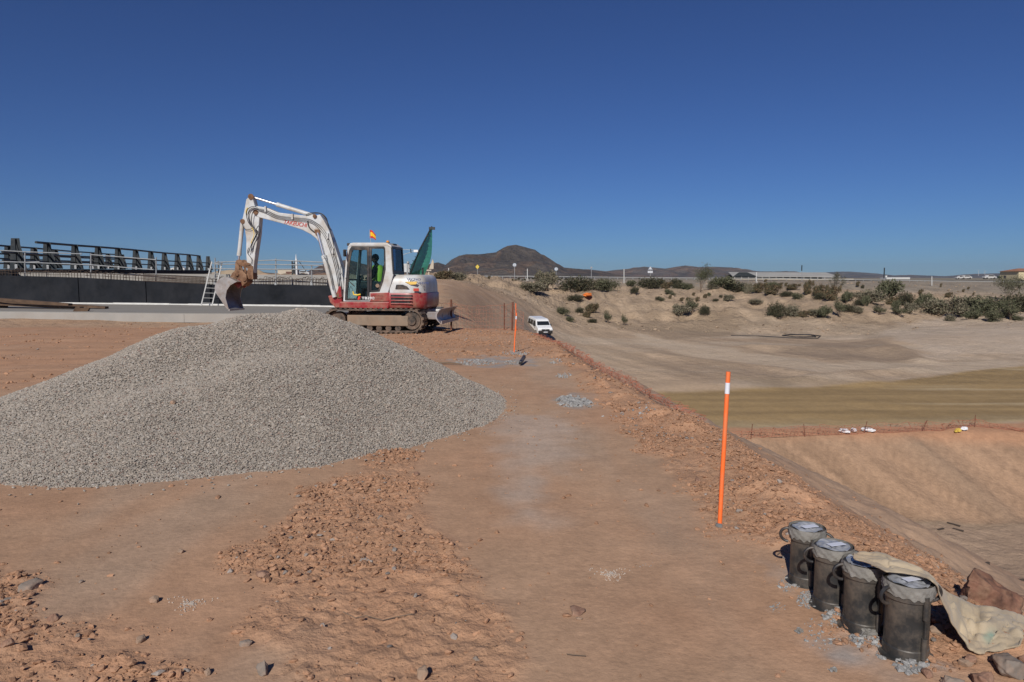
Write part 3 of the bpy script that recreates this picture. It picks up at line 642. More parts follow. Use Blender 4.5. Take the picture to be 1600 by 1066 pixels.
# cab
CY0, CY1 = -1.05, -.02
outer = [(862, 690), (868, 560), (877, 440), (888, 372), (905, 345), (1125, 345), (1146, 362), (1150, 440), (1160, 530), (1146, 585), (1128, 640), (1026, 642), (1022, 690)]
inner = [(872, 682), (878, 560), (888, 440), (898, 385), (912, 362), (1104, 363), (1110, 372), (1113, 440), (1114, 500), (1100, 570), (1078, 632), (1016, 636), (1014, 682)]
cabo = B(MB().ring(EP(outer, CY0), EP(inner, CY0), CY0, CY0+.07), 'cab_frame', m_white, bevel=.012)
outR = EP(outer, CY0); inR = EP(inner, CY0)
B(MB().ring(outR, inR, CY1-.06, CY1), 'far_cab_frame', m_white)
roof = [(884, 374), (902, 344), (920, 340), (1120, 340), (1150, 360), (1150, 372), (1120, 360), (910, 360)]
B(MB().prism(EP(roof, CY0), CY0-.01, CY1+.01), 'cab_roof', m_white, bevel=.02)
# door with black frame
do = [(874, 684), (880, 560), (889, 440), (899, 388), (912, 366), (1019, 366), (1020, 684)]
di = [(888, 672), (895, 560), (904, 445), (913, 400), (922, 384), (1003, 384), (1005, 672)]
dr = B(MB().ring(EP(do, CY0), EP(di, CY0), CY0-.012, CY0+.03), 'door', m_black, bevel=.006)
B(MB().prism(EP([(888, 672), (895, 560), (904, 445), (913, 400), (922, 384), (1003, 384), (1005, 672)], CY0), CY0+.005, CY0+.012), 'glass', m_glass, dr)
B(MB().bar(E3(876, 550, CY0-.03), E3(930, 600, CY0-.03), .02), 'handle', m_black, dr)
ro = [(1022, 366), (1106, 366), (1112, 376), (1114, 440), (1114, 500), (1100, 568), (1078, 630), (1022, 634)]
ri = [(1031, 376), (1100, 376), (1104, 384), (1105, 440), (1104, 498), (1092, 560), (1072, 620), (1031, 624)]
sw_ = B(MB().ring(EP(ro, CY0), EP(ri, CY0), CY0-.006, CY0+.03), 'side_window', m_black)
B(MB().prism(EP(ri, CY0), CY0+.005, CY0+.012), 'glass', m_glass, sw_)
# lower black panel of the side window and door panel
B(MB().prism(EP([(1024, 575), (1092, 570), (1074, 632), (1024, 634)], CY0), CY0+.035, CY0+.05), 'lower_panel', m_black)
B(MB().cyl(E3(1066, 596, CY0-.02), E3(1066, 596, CY0+.01), .055, n=16), 'filler_cap', m_board)
# rear of the cab
x0r, zt_ = E(1146, 362, CY0); x1r, zb_ = E(1156, 528, CY0)
def rear(a, t, y): return (x0r+(x1r-x0r)*a+.012*t, y, zt_+(zb_-zt_)*a)
def quadprism(mb, a0, a1, y0, y1, t0, t1):
    vs = [rear(a, t, y) for t in (t0, t1) for a, y in ((a0, y0), (a1, y0), (a1, y1), (a0, y1))]
    return mb.add(vs, [(0, 1, 2, 3), (7, 6, 5, 4), (0, 4, 5, 1), (1, 5, 6, 2), (2, 6, 7, 3), (3, 7, 4, 0)])
rw = MB()
for a0, a1, y0, y1 in ((0, .08, CY0, CY1), (.88, 1, CY0, CY1), (.08, .88, CY0, CY0+.07), (.08, .88, CY1-.07, CY1)): quadprism(rw, a0, a1, y0, y1, 0, 3)
rwo = B(rw, 'rear_window', m_black); B(quadprism(MB(), .08, .88, CY0+.07, CY1-.07, 1, 1.6), 'glass', m_glassb, rwo)
# front screen
fx0, fz0 = E(868, 560, CY0); fx1, fz1 = E(888, 375, CY0); fx2, fz2 = E(863, 688, CY0)
fs = MB().add([(fx0, CY0+.07, fz0), (fx1, CY0+.07, fz1), (fx1, CY1-.06, fz1), (fx0, CY1-.06, fz0), (fx2, CY0+.07, fz2), (fx2, CY1-.06, fz2)], [(0, 1, 2, 3), (4, 0, 3, 5)])
B(fs, 'windscreen', m_glass)
B(MB().bar((fx0, CY0+.07, fz0), (fx0, CY1-.06, fz0), .035), 'screen_bar', m_black)
# far side window post and inside fittings
for X in (955,): B(MB().bar(E3(X-10, 640, -.06), E3(X+10, 370, -.06), .07), 'far_post', m_black)
B(MB().prism(EP([(868, 690), (1018, 690), (1018, 676), (868, 676)], CY0), CY0+.05, CY1-.05), 'cab_floor', m_black)
B(MB().box((E(1075, 560, -.5)[0], -.5, E(1075, 640, -.5)[1]), (.62, .62, .42)), 'seat_base', m_seat, bevel=.03)
stx = E(1098, 560, -.5)[0]; stz = E(1075, 600, -.5)[1]
B(MB().prism([(stx-.02, stz-.1), (stx+.12, stz-.1), (stx+.2, stz+.62), (stx+.08, stz+.62)], -.74, -.26), 'seat_back', m_seat, bevel=.04)
B(MB().box((stx-.22, -.5, stz+.02), (.5, .5, .12)), 'seat_cushion', m_seat, bevel=.04)
for yy in (-.86, -.16):
    c_ = B(MB().box((stx-.28, yy, stz+.05), (.5, .14, .22)), 'console', m_black, bevel=.02)
    B(MB().tube([(stx-.48, yy, stz+.15), (stx-.5, yy, stz+.33)], [.02, .03]), 'joystick', m_rub, c_)
for yy in (-.62, -.5): B(MB().tube([(fx2+.28, yy, fz2+.02), (fx2+.38, yy, fz2+.5), (fx2+.44, yy, fz2+.55)], .015), 'travel_lever', m_black)
B(MB().box((fx2+.25, -.25, fz2+.62), (.08, .2, .24)), 'monitor', m_black, bevel=.01)
B(MB().tube([E3(921, 630, CY0-.02), E3(924, 648, CY0-.02), E3(945, 652, CY0-.02), E3(966, 648, CY0-.02)], .022), 'yellow_grab_handle', m_yel, dr, smooth=True)
stk = B(MB().prism(EP([(968, 664), (1006, 662), (1006, 679), (968, 680)], CY0), CY0-.02, CY0-.013), 'model_sticker', mat('sticker_black', (.02, .02, .02), .4), dr)
B(MB().prism(EP([(952, 660), (968, 658), (964, 668), (958, 680), (950, 680)], CY0), CY0-.022, CY0-.012), 'red_sticker', mat('sticker_red', (.7, .04, .02), .4), dr)
# lights, mirror, beacon, flag
B(MB().box((E(892, 348, CY0)[0], CY0+.12, E(892, 350, CY0)[1]), (.14, .1, .08)), 'work_light', m_black, bevel=.01)
B(MB().tube([E3(884, 385, CY0), E3(874, 382, CY0-.12), E3(872, 400, CY0-.14)], .012), 'mirror_arm', m_black)
B(MB().box((E(871, 400, CY0-.14)[0], CY0-.14, E(871, 402, CY0-.14)[1]), (.05, .16, .2)), 'mirror', m_black, bevel=.02)
bb = B(MB().cyl(E3(1127, 346, -.8), E3(1127, 338, -.8), .06, n=16), 'beacon_base', m_black); B(MB().lathe([(.045, 0), (.045, .05), (.02, .075)], E3(1127, 343, -.8), 14), 'beacon_lens', m_amber, bb, smooth=True)
B(MB().box((E(1180, 356, -.5)[0]-.1, -.5, E(1180, 352, -.5)[1]), (.12, .3, .05)), 'rear_lamp', m_black, bevel=.01)
fp = B(MB().tube([E3(1026, 342, -.9), E3(1020, 262, -.9)], .004, 6), 'flag_pole', m_white)
fx_, fz_ = E(1020, 264, -.9)
for nm, z0, z1, mm in (('red_stripe', 0, -.06, mat('flag_red', (.55, .02, .02), .8)), ('yellow_stripe', -.06, -.18, mat('flag_yellow', (.85, .50, .02), .8)), ('red_stripe', -.18, -.24, mat('flag_red', (.55, .02, .02), .8))):
    vs = []; fs_ = []
    for i in range(7):
        for z in (z0, z1): vs.append((fx_+.018*i*1.6+.0, -.9+.03*math.sin(i*1.1), fz_+z*(1-.06*i)-.004*i*i))
    for i in range(6): fs_.append((2*i, 2*i+1, 2*i+3, 2*i+2))
    o = B(MB().add(vs, fs_), nm, mm, fp); md = o.modifiers.new('s', 'SOLIDIFY'); md.thickness = .004

# swing bracket, boom, arm
B(MB().prism(EP([(845, 600), (858, 610), (866, 690), (850, 735), (825, 725), (795, 695), (782, 655), (830, 650)], 0), -.16, .16), 'swing_bracket', m_red, bevel=.03)
B(MB().prism(EP([(835, 600), (850, 600), (856, 665), (838, 665)], -.3), -.34, -.26), 'bracket_cheek', m_red, bevel=.01)
boomp = [(330, 140), (345, 122), (400, 130), (470, 160), (560, 171), (650, 181), (700, 178), (722, 172), (748, 212), (775, 262), (800, 330), (832, 425), (856, 505), (866, 600), (858, 660), (838, 675), (822, 655), (808, 610), (778, 520), (748, 415), (722, 345), (700, 315), (668, 290), (620, 265), (520, 232), (430, 208), (360, 190), (338, 178)]
bm_ = B(MB().prism(EP(boomp, -.14), -.14, .14), 'boom', m_white, bevel=.02)
for (X, Y, r) in ((340, 158, .075), (706, 278, .07), (692, 182, .06), (838, 655, .08)):
    B(MB().cyl(E3(X, Y, -.19), E3(X, Y, .17), r, n=18), 'pivot_pin', m_rust, bm_, smooth=True)
B(MB().prism(EP([(690, 262), (722, 262), (726, 292), (700, 296)], -.16), -.19, -.14), 'cylinder_lug', m_rust, bm_, bevel=.01)
armp = [(284, 82), (300, 68), (322, 72), (334, 118), (352, 160), (363, 192), (356, 290), (340, 400), (330, 470), (325, 552), (296, 556), (290, 500), (283, 400), (284, 320), (276, 262), (252, 215), (262, 195), (272, 150)]
ar = B(MB().prism(EP(armp, -.12), -.12, .12), 'dipper_arm', m_white, bevel=.018)
for (X, Y, r) in ((312, 66, .085), (262, 213, .07), (300, 470, .05), (312, 540, .055)): B(MB().cyl(E3(X, Y, -.16), E3(X, Y, .16), r, n=18), 'pivot_pin', m_rust, ar, smooth=True)
def ram(name, a, b, split, r, rr, parent=dg, y=0.):
    A = Vector(E3(a[0], a[1], y)); Bv = Vector(E3(b[0], b[1], y)); Mv = A+(Bv-A)*split
    o = B(MB().cyl(Mv, Bv, r, n=20), name, m_white, parent, smooth=True)
    B(MB().cyl(A, Mv, rr, n=16), 'rod', m_chrome, o, smooth=True); B(MB().cyl(Mv+(Bv-Mv).normalized()*-.02, Mv+(Bv-Mv).normalized()*.08, r*1.12, n=20), 'gland', m_white, o, smooth=True); return o
ram('arm_cylinder', (314, 66), (690, 181), .42, .062, .036)
ram('bucket_cylinder', (238, 452), (263, 214), .16, .062, .036)
for yy in (-.19,):
    ram('boom_cylinder', (710, 282), (812, 665), .36, .07, .04, y=yy)
# linkage and coupler
B(MB().prism(EP([(228, 445), (250, 440), (312, 465), (318, 485), (290, 492), (232, 468)], -.1), -.15, -.1), 'link_plate', m_rust, bevel=.01)
B(MB().prism(EP([(228, 445), (250, 440), (312, 465), (318, 485), (290, 492), (232, 468)], -.1), .1, .15), 'link_plate', m_rust, bevel=.01)
B(MB().bar(E3(238, 455, 0), E3(232, 530, 0), .16, .09), 'link_arm', m_rust, bevel=.02)
B(MB().prism(EP([(300, 478), (326, 478), (328, 560), (300, 556), (286, 530)], -.12), -.14, .14), 'arm_end', m_rust, bevel=.015)
cp = B(MB().prism(EP([(200, 520), (225, 500), (262, 508), (285, 530), (288, 575), (262, 600), (230, 590), (204, 560), (186, 545)], -.2), -.2, .2), 'quick_coupler', m_rust, bevel=.02)
for X, Y in ((228, 530), (272, 560), (215, 555)): B(MB().cyl(E3(X, Y, -.25), E3(X, Y, .25), .05, n=14), 'coupler_pin', m_rust, cp, smooth=True)
for k, (a, b) in enumerate((((250, 470), (262, 515)), ((275, 480), (280, 520)))): B(MB().bar(E3(*a, -.1), E3(*b, -.16), .05), 'tie_bar', m_rust)
# bucket: open shell facing the machine
yb = .42
arc = [(232, 572), (200, 556), (178, 546), (150, 547), (120, 560), (103, 585), (98, 612), (106, 640), (126, 668), (148, 700), (166, 728), (184, 741)]
out_ = EP(arc, -yb); c0 = E(190, 640, -yb)
inn = [(p[0]+(c0[0]-p[0])*.05, p[1]+(c0[1]-p[1])*.05) for p in out_]
n_ = len(out_); sh = MB(); vs = [(p[0], y, p[1]) for y in (-yb, yb) for P in (out_, inn) for p in P]; fs_ = []
for i in range(n_-1):
    fs_ += [(i, i+1, 2*n_+i+1, 2*n_+i), (n_+i+1, n_+i, 3*n_+i, 3*n_+i+1), (i, n_+i, n_+i+1, i+1), (2*n_+i+1, 3*n_+i+1, 3*n_+i, 2*n_+i)]
fs_ += [(0, 2*n_, 3*n_, n_), (n_-1, 2*n_-1, 4*n_-1, 3*n_-1)]
sh.add(vs, fs_); bk = B(sh, 'bucket', m_bsteel, smooth=True, auto=50)
sidep = out_+[E(*q, -yb) for q in ((172, 700), (163, 668), (170, 625), (190, 595), (215, 580))]
for y0 in (-yb-.02, yb): B(MB().prism(sidep, y0, y0+.02), 'side_plate', m_bsteel, bk)
B(MB().bar((out_[-1][0], -yb-.02, out_[-1][1]), (out_[-1][0], yb+.02, out_[-1][1]), .05, .05), 'cutting_lip', m_bsteel, bk)
B(MB().prism([E(190, 575, -.3), E(235, 555, -.3), E(250, 590, -.3), E(225, 612, -.3)], -.2, -.16), 'bucket_ear', m_red, bk)
B(MB().prism([E(190, 575, -.3), E(235, 555, -.3), E(250, 590, -.3), E(225, 612, -.3)], .16, .2), 'bucket_ear', m_red, bk)

# hoses and pipes
def hose(pts, r=.016, y=-.17, m=m_hose, name='hose', par=dg, n=5):
    P = [Vector(E3(a, b, y+(c if c else 0))) for a, b, c in [(p+(0,))[:3] for p in pts]]
    Q = []
    for i in range(len(P)-1):
        p0, p1, p2, p3 = P[max(i-1, 0)], P[i], P[i+1], P[min(i+2, len(P)-1)]
        for k in range(n):
            t = k/n; Q.append(.5*((2*p1)+(p2-p0)*t+(2*p0-5*p1+4*p2-p3)*t*t+(-p0+3*p1-3*p2+p3)*t**3))
    Q.append(P[-1]); return B(MB().tube(Q, r, 6), name, m, par, smooth=True)
for k in range(3):
    d = k*9
    hose([(352, 138+d*.5), (405, 148+d), (470, 178+d), (560, 190+d), (650, 198+d), (690, 215+d), (738-d, 252+d*.6), (776-d, 318), (812-d, 420), (838-d, 520), (856-d, 630)], 0.007)
hose([(640, 172), (680, 162), (730, 166), (762, 195), (772, 240), (778, 290)], 0.012, -.1)
hose([(640, 180), (690, 166), (735, 172), (768, 215), (790, 290), (815, 400), (840, 500)], 0.010, -.14)
hose([(352, 130), (320, 126), (296, 140), (285, 170), (296, 215), (320, 250), (345, 280), (330, 320), (308, 370), (300, 400)], 0.011, -.2)
hose([(352, 138), (325, 134), (303, 148), (296, 180), (312, 230), (330, 250), (352, 275), (340, 310), (322, 345), (312, 395)], 0.011, -.18)
hose([(350, 146), (330, 150), (318, 180), (318, 225), (340, 262), (358, 240), (368, 265), (358, 310), (335, 345), (325, 395)], 0.011, -.22)
hose([(262, 228), (272, 255), (300, 262), (320, 255)], 0.009, -.18)
hose([(318, 250), (330, 275), (330, 300), (312, 345)], 0.010, -.24, m_yel, 'yellow_hose')
hose([(293, 132), (284, 150), (285, 172)], 0.012, -.15, m_yel, 'yellow_hose')
hose([(300, 370), (292, 400), (318, 440), (310, 470), (280, 480)], 0.009, -.16)
hose([(745, 420), (770, 470), (790, 560), (800, 620)], 0.007, -.29)
hose([(650, 210), (660, 250), (690, 278)], 0.019, -.16)
for X, Y in ((770, 300), (800, 390), (560, 185), (400, 140)): B(MB().box(E3(X, Y, -.165), (.05, .06, .16)), 'hose_clamp', m_white, bm_)
hose([(868, 560), (850, 520), (842, 545), (838, 600)], 0.007, -.55)
hose([(866, 500), (852, 470), (846, 500), (850, 560)], 0.007, -.45)

# lettering
def letters(txt, size, m, X, Y, yl, rot=0., parent=dg, width=None, name='lettering', shear=0):
    cu = bpy.data.curves.new(name, 'FONT'); cu.body = txt; cu.size = size; cu.extrude = .003; cu.shear = shear; cu.offset = size*.012
    to = bpy.data.objects.new('tmp', cu); COL.objects.link(to); dgp = bpy.context.evaluated_depsgraph_get(); dgp.update()
    me = bpy.data.meshes.new_from_object(to.evaluated_get(dgp)); bpy.data.objects.remove(to)
    co = np.empty(len(me.vertices)*3, np.float32); me.vertices.foreach_get('co', co); co = co.reshape(-1, 3)
    wd = co[:, 0].max()-co[:, 0].min(); k = (width/wd) if width else 1
    x = (co[:, 0]-co[:, 0].min())*k; z = co[:, 1]; c, s_ = math.cos(rot), math.sin(rot); bx_, bz_ = E(X, Y, yl)
    nc = np.stack([bx_+x*c-z*s_, yl-co[:, 2], bz_+x*s_+z*c], -1).astype(np.float32); me.vertices.foreach_set('co', nc.ravel()); me.update()
    me.materials.clear(); return link(name, me, m, parent)
m_lr = mat('lettering_red', (.50, .05, .03), .5); m_ln = mat('lettering_navy', (.03, .05, .16), .5); m_lw = mat('lettering_white', (.8, .8, .8), .5); m_ly = mat('lettering_gold', (.75, .50, .12), .5)
ax, az = E(508, 232, -.146); bx2, bz2 = E(645, 258, -.146)
letters('TAKEUCHI', .17, m_lr, 508, 226, -.146, math.atan2(bz2-az, bx2-ax)*.9, bm_, math.hypot(bx2-ax, bz2-az), shear=.15)
letters('TECNO', .085, m_ln, 1238, 562, -1.035, -.04, hdo, .42)
letters('TB290', .085, m_ln, 1316, 586, -1.03, -.02, hdo, .27)
B(MB().prism(EP([(1228, 572), (1302, 572), (1296, 588), (1262, 590)], -1.03), -1.034, -1.02), 'gold_emblem', m_ly, hdo)
letters('TB290', .10, m_lw, 972, 677, CY0-.021, 0, stk, .38)
B(MB().prism(EP([(1280, 612), (1312, 612), (1312, 628), (1280, 628)], -1.04), -1.042, -1.02), 'red_decal', m_lr, hdo)

# the driver
drv = thing('person', 'driver in a dark jacket and yellow hi-vis vest sitting in the excavator cab', 'person', (EXY[0], EXY[1], 0), EYAW)
def skinbody(name, pts, edges, m, parent, sub=2):
    me = bpy.data.meshes.new(name); me.from_pydata([p[:3] for p in pts], edges, []); o = link(name, me, m, parent)
    md = o.modifiers.new('skin', 'SKIN'); md.use_smooth_shade = True
    for i, p in enumerate(pts):
        r = p[3]; me.skin_vertices[0].data[i].radius = (r, r) if not isinstance(r, tuple) else r
    me.skin_vertices[0].data[0].use_root = True
    s_ = o.modifiers.new('sub', 'SUBSURF'); s_.levels = sub; s_.render_levels = sub; return o
hx = stx-.14; hz_ = stz+.12; py_ = -.5
J = [(hx, py_, hz_, .15), (hx+.03, py_, hz_+.22, .145), (hx-.01, py_, hz_+.42, .155), (hx-.05, py_, hz_+.52, .06), (hx-.08, py_, hz_+.60, .055),
     (hx-.01, py_-.19, hz_+.44, .062), (hx-.06, py_-.26, hz_+.17, .05), (hx-.30, py_-.30, hz_+.10, .038),
     (hx-.01, py_+.19, hz_+.44, .062), (hx-.06, py_+.26, hz_+.17, .05), (hx-.30, py_+.30, hz_+.10, .038),
     (hx-.02, py_-.12, hz_-.02, .09), (hx-.44, py_-.14, hz_-.0, .075), (hx-.50, py_-.14, hz_-.42, .05), (hx-.62, py_-.14, hz_-.46, .04),
     (hx-.02, py_+.12, hz_-.02, .09), (hx-.44, py_+.14, hz_-.0, .075), (hx-.50, py_+.14, hz_-.42, .05), (hx-.62, py_+.14, hz_-.46, .04)]
Eg = [(0, 1), (1, 2), (2, 3), (3, 4), (2, 5), (5, 6), (6, 7), (2, 8), (8, 9), (9, 10), (0, 11), (11, 12), (12, 13), (13, 14), (0, 15), (15, 16), (16, 17), (17, 18)]
m_jk = mat('dark_jacket', (.02, .022, .03), .9, var=.2); m_skin = mat('skin', (.36, .20, .13), .6, var=.05)
skinbody('body', J, Eg, m_jk, drv)
hd_ = MB().ball((hx-.09, py_, hz_+.68), .1, 10, (1, .82, 1.2)); hd_.ball((hx-.19, py_, hz_+.66), .016, 6); hd_.ball((hx-.09, py_-.085, hz_+.67), .02, 6, (1, .5, 1.4)); hdo2 = B(hd_, 'head', m_skin, drv, smooth=True)
B(MB().ball((hx-.075, py_, hz_+.715), .108, 10, (1, .86, 1.05)), 'hair', mat('dark_hair', (.015, .012, .01), .8), drv, smooth=True)
for sg in (-1, 1):
    hn = MB().ball((hx-.36, py_+sg*.31, hz_+.12), .04, 8, (1.1, .8, .9))
    for k in range(5): hn.tube([(hx-.385, py_+sg*.31+(k-2)*.015, hz_+.12), (hx-.42, py_+sg*.31+(k-2)*.016, hz_+.115-.004*abs(k-2)), (hx-.425, py_+sg*.31+(k-2)*.014, hz_+.085)], [.009, .008, .006], 6)
    B(hn, 'hand', m_skin, drv, smooth=True)
vest = MB(); rings = []
for z, rx_, ry_, cx2 in ((hz_-.03, .165, .21, hx), (hz_+.12, .16, .205, hx+.02), (hz_+.24, .165, .205, hx+.03), (hz_+.40, .18, .22, hx+.0), (hz_+.50, .12, .17, hx-.02)):
    rings.append([(cx2+rx_*math.cos(a), py_+ry_*math.sin(a), z) for a in [2*PI*k/20 for k in range(20)]])
for r in rings: vest.v += [Vector(p) for p in r]
for j in range(4):
    for k in range(20): vest.f.append((j*20+k, j*20+(k+1) % 20, (j+1)*20+(k+1) % 20, (j+1)*20+k))
B(vest, 'hi_vis_vest', m_hiviz, drv, smooth=True)
B(MB().tube([(hx-.01, py_-.22, hz_+.42), (hx-.05, py_-.285, hz_+.2), (hx-.12, py_-.30, hz_+.13)], [.08, .068, .055], 12), 'sleeve', m_jk, drv, smooth=True)
# ------------------------------------------------------------------ works on the left: slab, walls, rails, parapets
m_conc = mat('grey_concrete', (.33, .315, .29), .85, var=.12, scale=.8, dirt=(.30, .27, .235), dirt_amt=.4, dscale=.5, bump=.004, bscale=20)
m_slab = mat('slab_concrete', (.25, .235, .21), .85, var=.15, scale=.5, dirt=(.24, .22, .19), dirt_amt=.5, dscale=.25, bump=.004, bscale=15)
m_bit = mat('bitumen_coat', (.0105, .0125, .0165), .8, var=.35, scale=1.2, dirt=(.026, .027, .031), dirt_amt=.45, dscale=.8, spec=.15)
m_par = mat('dark_green_steel', (.012, .018, .022), .5, var=.2, scale=2, dirt=(.06, .06, .055), dirt_amt=.3)
m_galv = mat('galvanised_tube', (.36, .37, .37), .5, .4, var=.12, scale=6)
m_alu = mat('ladder_aluminium', (.30, .30, .295), .55, .1, var=.1)
m_reb = mat('rebar_steel', (.085, .06, .045), .8, .3, var=.3, scale=4)
m_timb = mat('weathered_timber', (.10, .06, .035), .85, var=.3, scale=3, bump=.004)
SZ = .30
a = G(-420, 482, SZ); b = G(290, 489.5, SZ); c = G(640, 491, SZ)
# wall line
wa, wb, wc = W(-260, 468, 38.5), W(0, 472, 36.5), W(560, 478, 31.0)
slab = thing('concrete_slab', 'pale grey concrete slab with a bright kerb face in front of the black wall', 'concrete slab', (-12, 28, 0))
t1 = [(a.x, a.y), (b.x, b.y), (c.x, c.y), (c.x+.6, wc.y+.6), (wc.x+1, wc.y+3), (wa.x-3, wa.y+3), (a.x-2, a.y+1)]
MB().prism(t1, -.1, SZ, 'z').build('slab', m_slab, slab, world=True, bevel=.02)
ed = MB(); P = [a, b, c]
for p, q in ((a, b), (b, c)): ed.bar((p.x, p.y-.06, SZ*.5-.03), (q.x, q.y-.06, SZ*.5-.03), .12, SZ+.02)
ed.build('kerb_face', m_conc, slab, world=True, bevel=.01)
wall = thing('coated_wall', 'long low black bitumen-coated retaining wall behind the slab', 'wall', (wb.x, wb.y, SZ))
tops = {}
def walltop(px):
    return float(np.interp(px, [-260, 0, 125, 230, 330, 560], [1.56, 1.42, 1.30, 1.12, .98, .95]))+SZ
def wallpt(px):
    y = float(np.interp(px, [-260, 0, 560], [wa.y, wb.y, wc.y])); x = (px-CX)/F*y*1.0; return x, y
xs_ = [-260, 0, 125, 230, 330, 560]
for k in range(len(xs_)-1):
    (x0, y0), (x1, y1) = wallpt(xs_[k]), wallpt(xs_[k+1]-1.2)
    z0, z1 = walltop(xs_[k]), walltop(xs_[k+1]-1.2); d = Vector((x1-x0, y1-y0)).normalized(); nrm = Vector((-d.y, d.x))*.35
    mb = MB(); vs = [(x0, y0, SZ), (x1, y1, SZ), (x1, y1, z1), (x0, y0, z0)]; vs += [(v[0]+nrm.x, v[1]+nrm.y, v[2]) for v in vs]
    mb.add(vs, [(0, 1, 2, 3), (7, 6, 5, 4), (0, 4, 5, 1), (1, 5, 6, 2), (2, 6, 7, 3), (3, 7, 4, 0)]); mb.build('wall_bay', m_bit, wall, world=True, bevel=.01)
fil = MB(); 
for k in range(28):
    p0 = -260+k*29.3; p1 = p0+29.3; (x0, y0), (x1, y1) = wallpt(p0), wallpt(p1); fil.bar((x0, y0-.05-.03*random.random(), SZ+.03), (x1, y1-.05-.03*random.random(), SZ+.03), .12, .05+.05*random.random())
fil.build('mortar_fillet', mat('white_mortar', (.62, .61, .58), .9, var=.1), wall, world=True)
# pale concrete band behind (abutment back wall)
def backpt(px, py, dy=1.6): y = wallpt(px)[1]+dy; return W(px, py, y)
bw = thing('abutment_wall', 'pale grey concrete abutment wall rising behind the black wall', 'wall', (wb.x, wb.y+2, 0))
mb = MB(); pts = [(-260, 424), (20, 426), (330, 428.5), (511, 430)]
top = [backpt(*p) for p in pts]; vs = []
for p in top: vs += [(p.x, p.y, 0), (p.x, p.y, p.z), (p.x+.05, p.y+.8, p.z), (p.x+.05, p.y+.8, 0)]
fs_ = []
for k in range(3): o_ = 4*k; fs_ += [(o_, o_+4, o_+5, o_+1), (o_+1, o_+5, o_+6, o_+2), (o_+2, o_+6, o_+7, o_+3)]
fs_ += [(0, 1, 2, 3), (15, 14, 13, 12)]
mb.add(vs, fs_).build('wall', m_conc, bw, world=True)
# starter bars standing up from the black wall
rb = MB(); rgx = random.Random(5)
for row, dy in ((0, .08), (1, .27)):
    px = -255
    while px < 530:
        if not (222 < px < 322):
            x, y = wallpt(px); z = walltop(px); h = rgx.uniform(.26, .40); lean = rgx.uniform(-.05, .05)
            pts = [(x, y+dy, z-.05), (x+lean*.5, y+dy, z+h*.8), (x+lean+.03, y+dy+.05, z+h), (x+lean+.14, y+dy+.05, z+h+rgx.uniform(-.06, .02))]
            rb.tube(pts, .011, 4)
        px += rgx.uniform(3.6, 5.6)
    for zz in (.12, .24):
        for k in range(26):
            q0, q1 = -255+k*30, -255+k*30+31
            if 222 < q0 < 300: continue
            (x0, y0), (x1, y1) = wallpt(q0), wallpt(q1); rb.bar((x0, y0+dy, walltop(q0)+zz), (x1, y1+dy, walltop(q1)+zz+.02), .018)
so_ = rb.build('starter_bars', m_reb); tag(so_, 'rusty hooked rebar ends standing in rows along the top of the black wall', 'rebar', None, 'stuff')
cg_ = MB()
for i in range(5):
    for dy in (.05, .3):
        (x0, y0), (x1, y1) = wallpt(225), wallpt(319); z0, z1 = walltop(225)+.07*i+.02, walltop(319)+.07*i+.03
        cg_.bar((x0, y0+dy, z0), (x1, y1+dy, z1), .022)
for k in range(46):
    px = 225+94*k/45; x, y = wallpt(px); z = walltop(px); cg_.bar((x, y+.05, z), (x, y+.05, z+.36), .02); cg_.bar((x, y+.3, z), (x, y+.3, z+.36), .02); cg_.bar((x, y+.05, z+.34), (x, y+.3, z+.34), .02)
tag(cg_.build('rebar_cage', m_reb), 'dark rusty rebar cage lying on the black wall left of the ladder', 'rebar cage')

# temporary tube handrails on the wall
def railing(posts, rails, label, name='tube_railing'):
    x, y = wallpt(posts[0][0]); t = thing(name, label, 'railing', (x, y+.1, walltop(posts[0][0])))
    for px, pt, pb in posts:
        yy = wallpt(px)[1]+.12; p, q = W(px, pt, yy), W(px, pb, yy); MB().tube([q, p], .028, 8).build('post', m_galv, t, world=True, smooth=True)
        MB().box((q.x, q.y, q.z+.08), (.09, .09, .16)).build('clamp', m_galv, t, world=True)
    for pts in rails:
        MB().tube([W(a_, b_, wallpt(a_)[1]+.06) for a_, b_ in pts], .024, 8).build('rail', m_galv, t, world=True, smooth=True)
railing([(-60, 387, 434), (39, 393, 436), (142, 396, 441), (244, 402, 446)], [[(-62, 388), (39, 393.5), (128, 397)], [(142, 398), (244, 406)], [(-62, 407), (39, 410), (62, 409)], [(39, 410), (142, 414), (240, 421.5)]], 'light galvanised tube handrail fixed along the left part of the black wall')
railing([(336, 403, 446), (431, 404, 447), (487, 415, 446)], [[(336, 410), (431, 406.5), (505, 410)], [(336, 420), (431, 421), (487, 421), (505, 421)], [(336, 413), (431, 413.5), (505, 415)]], 'thin dark tube handrail seen below the raised digger boom')

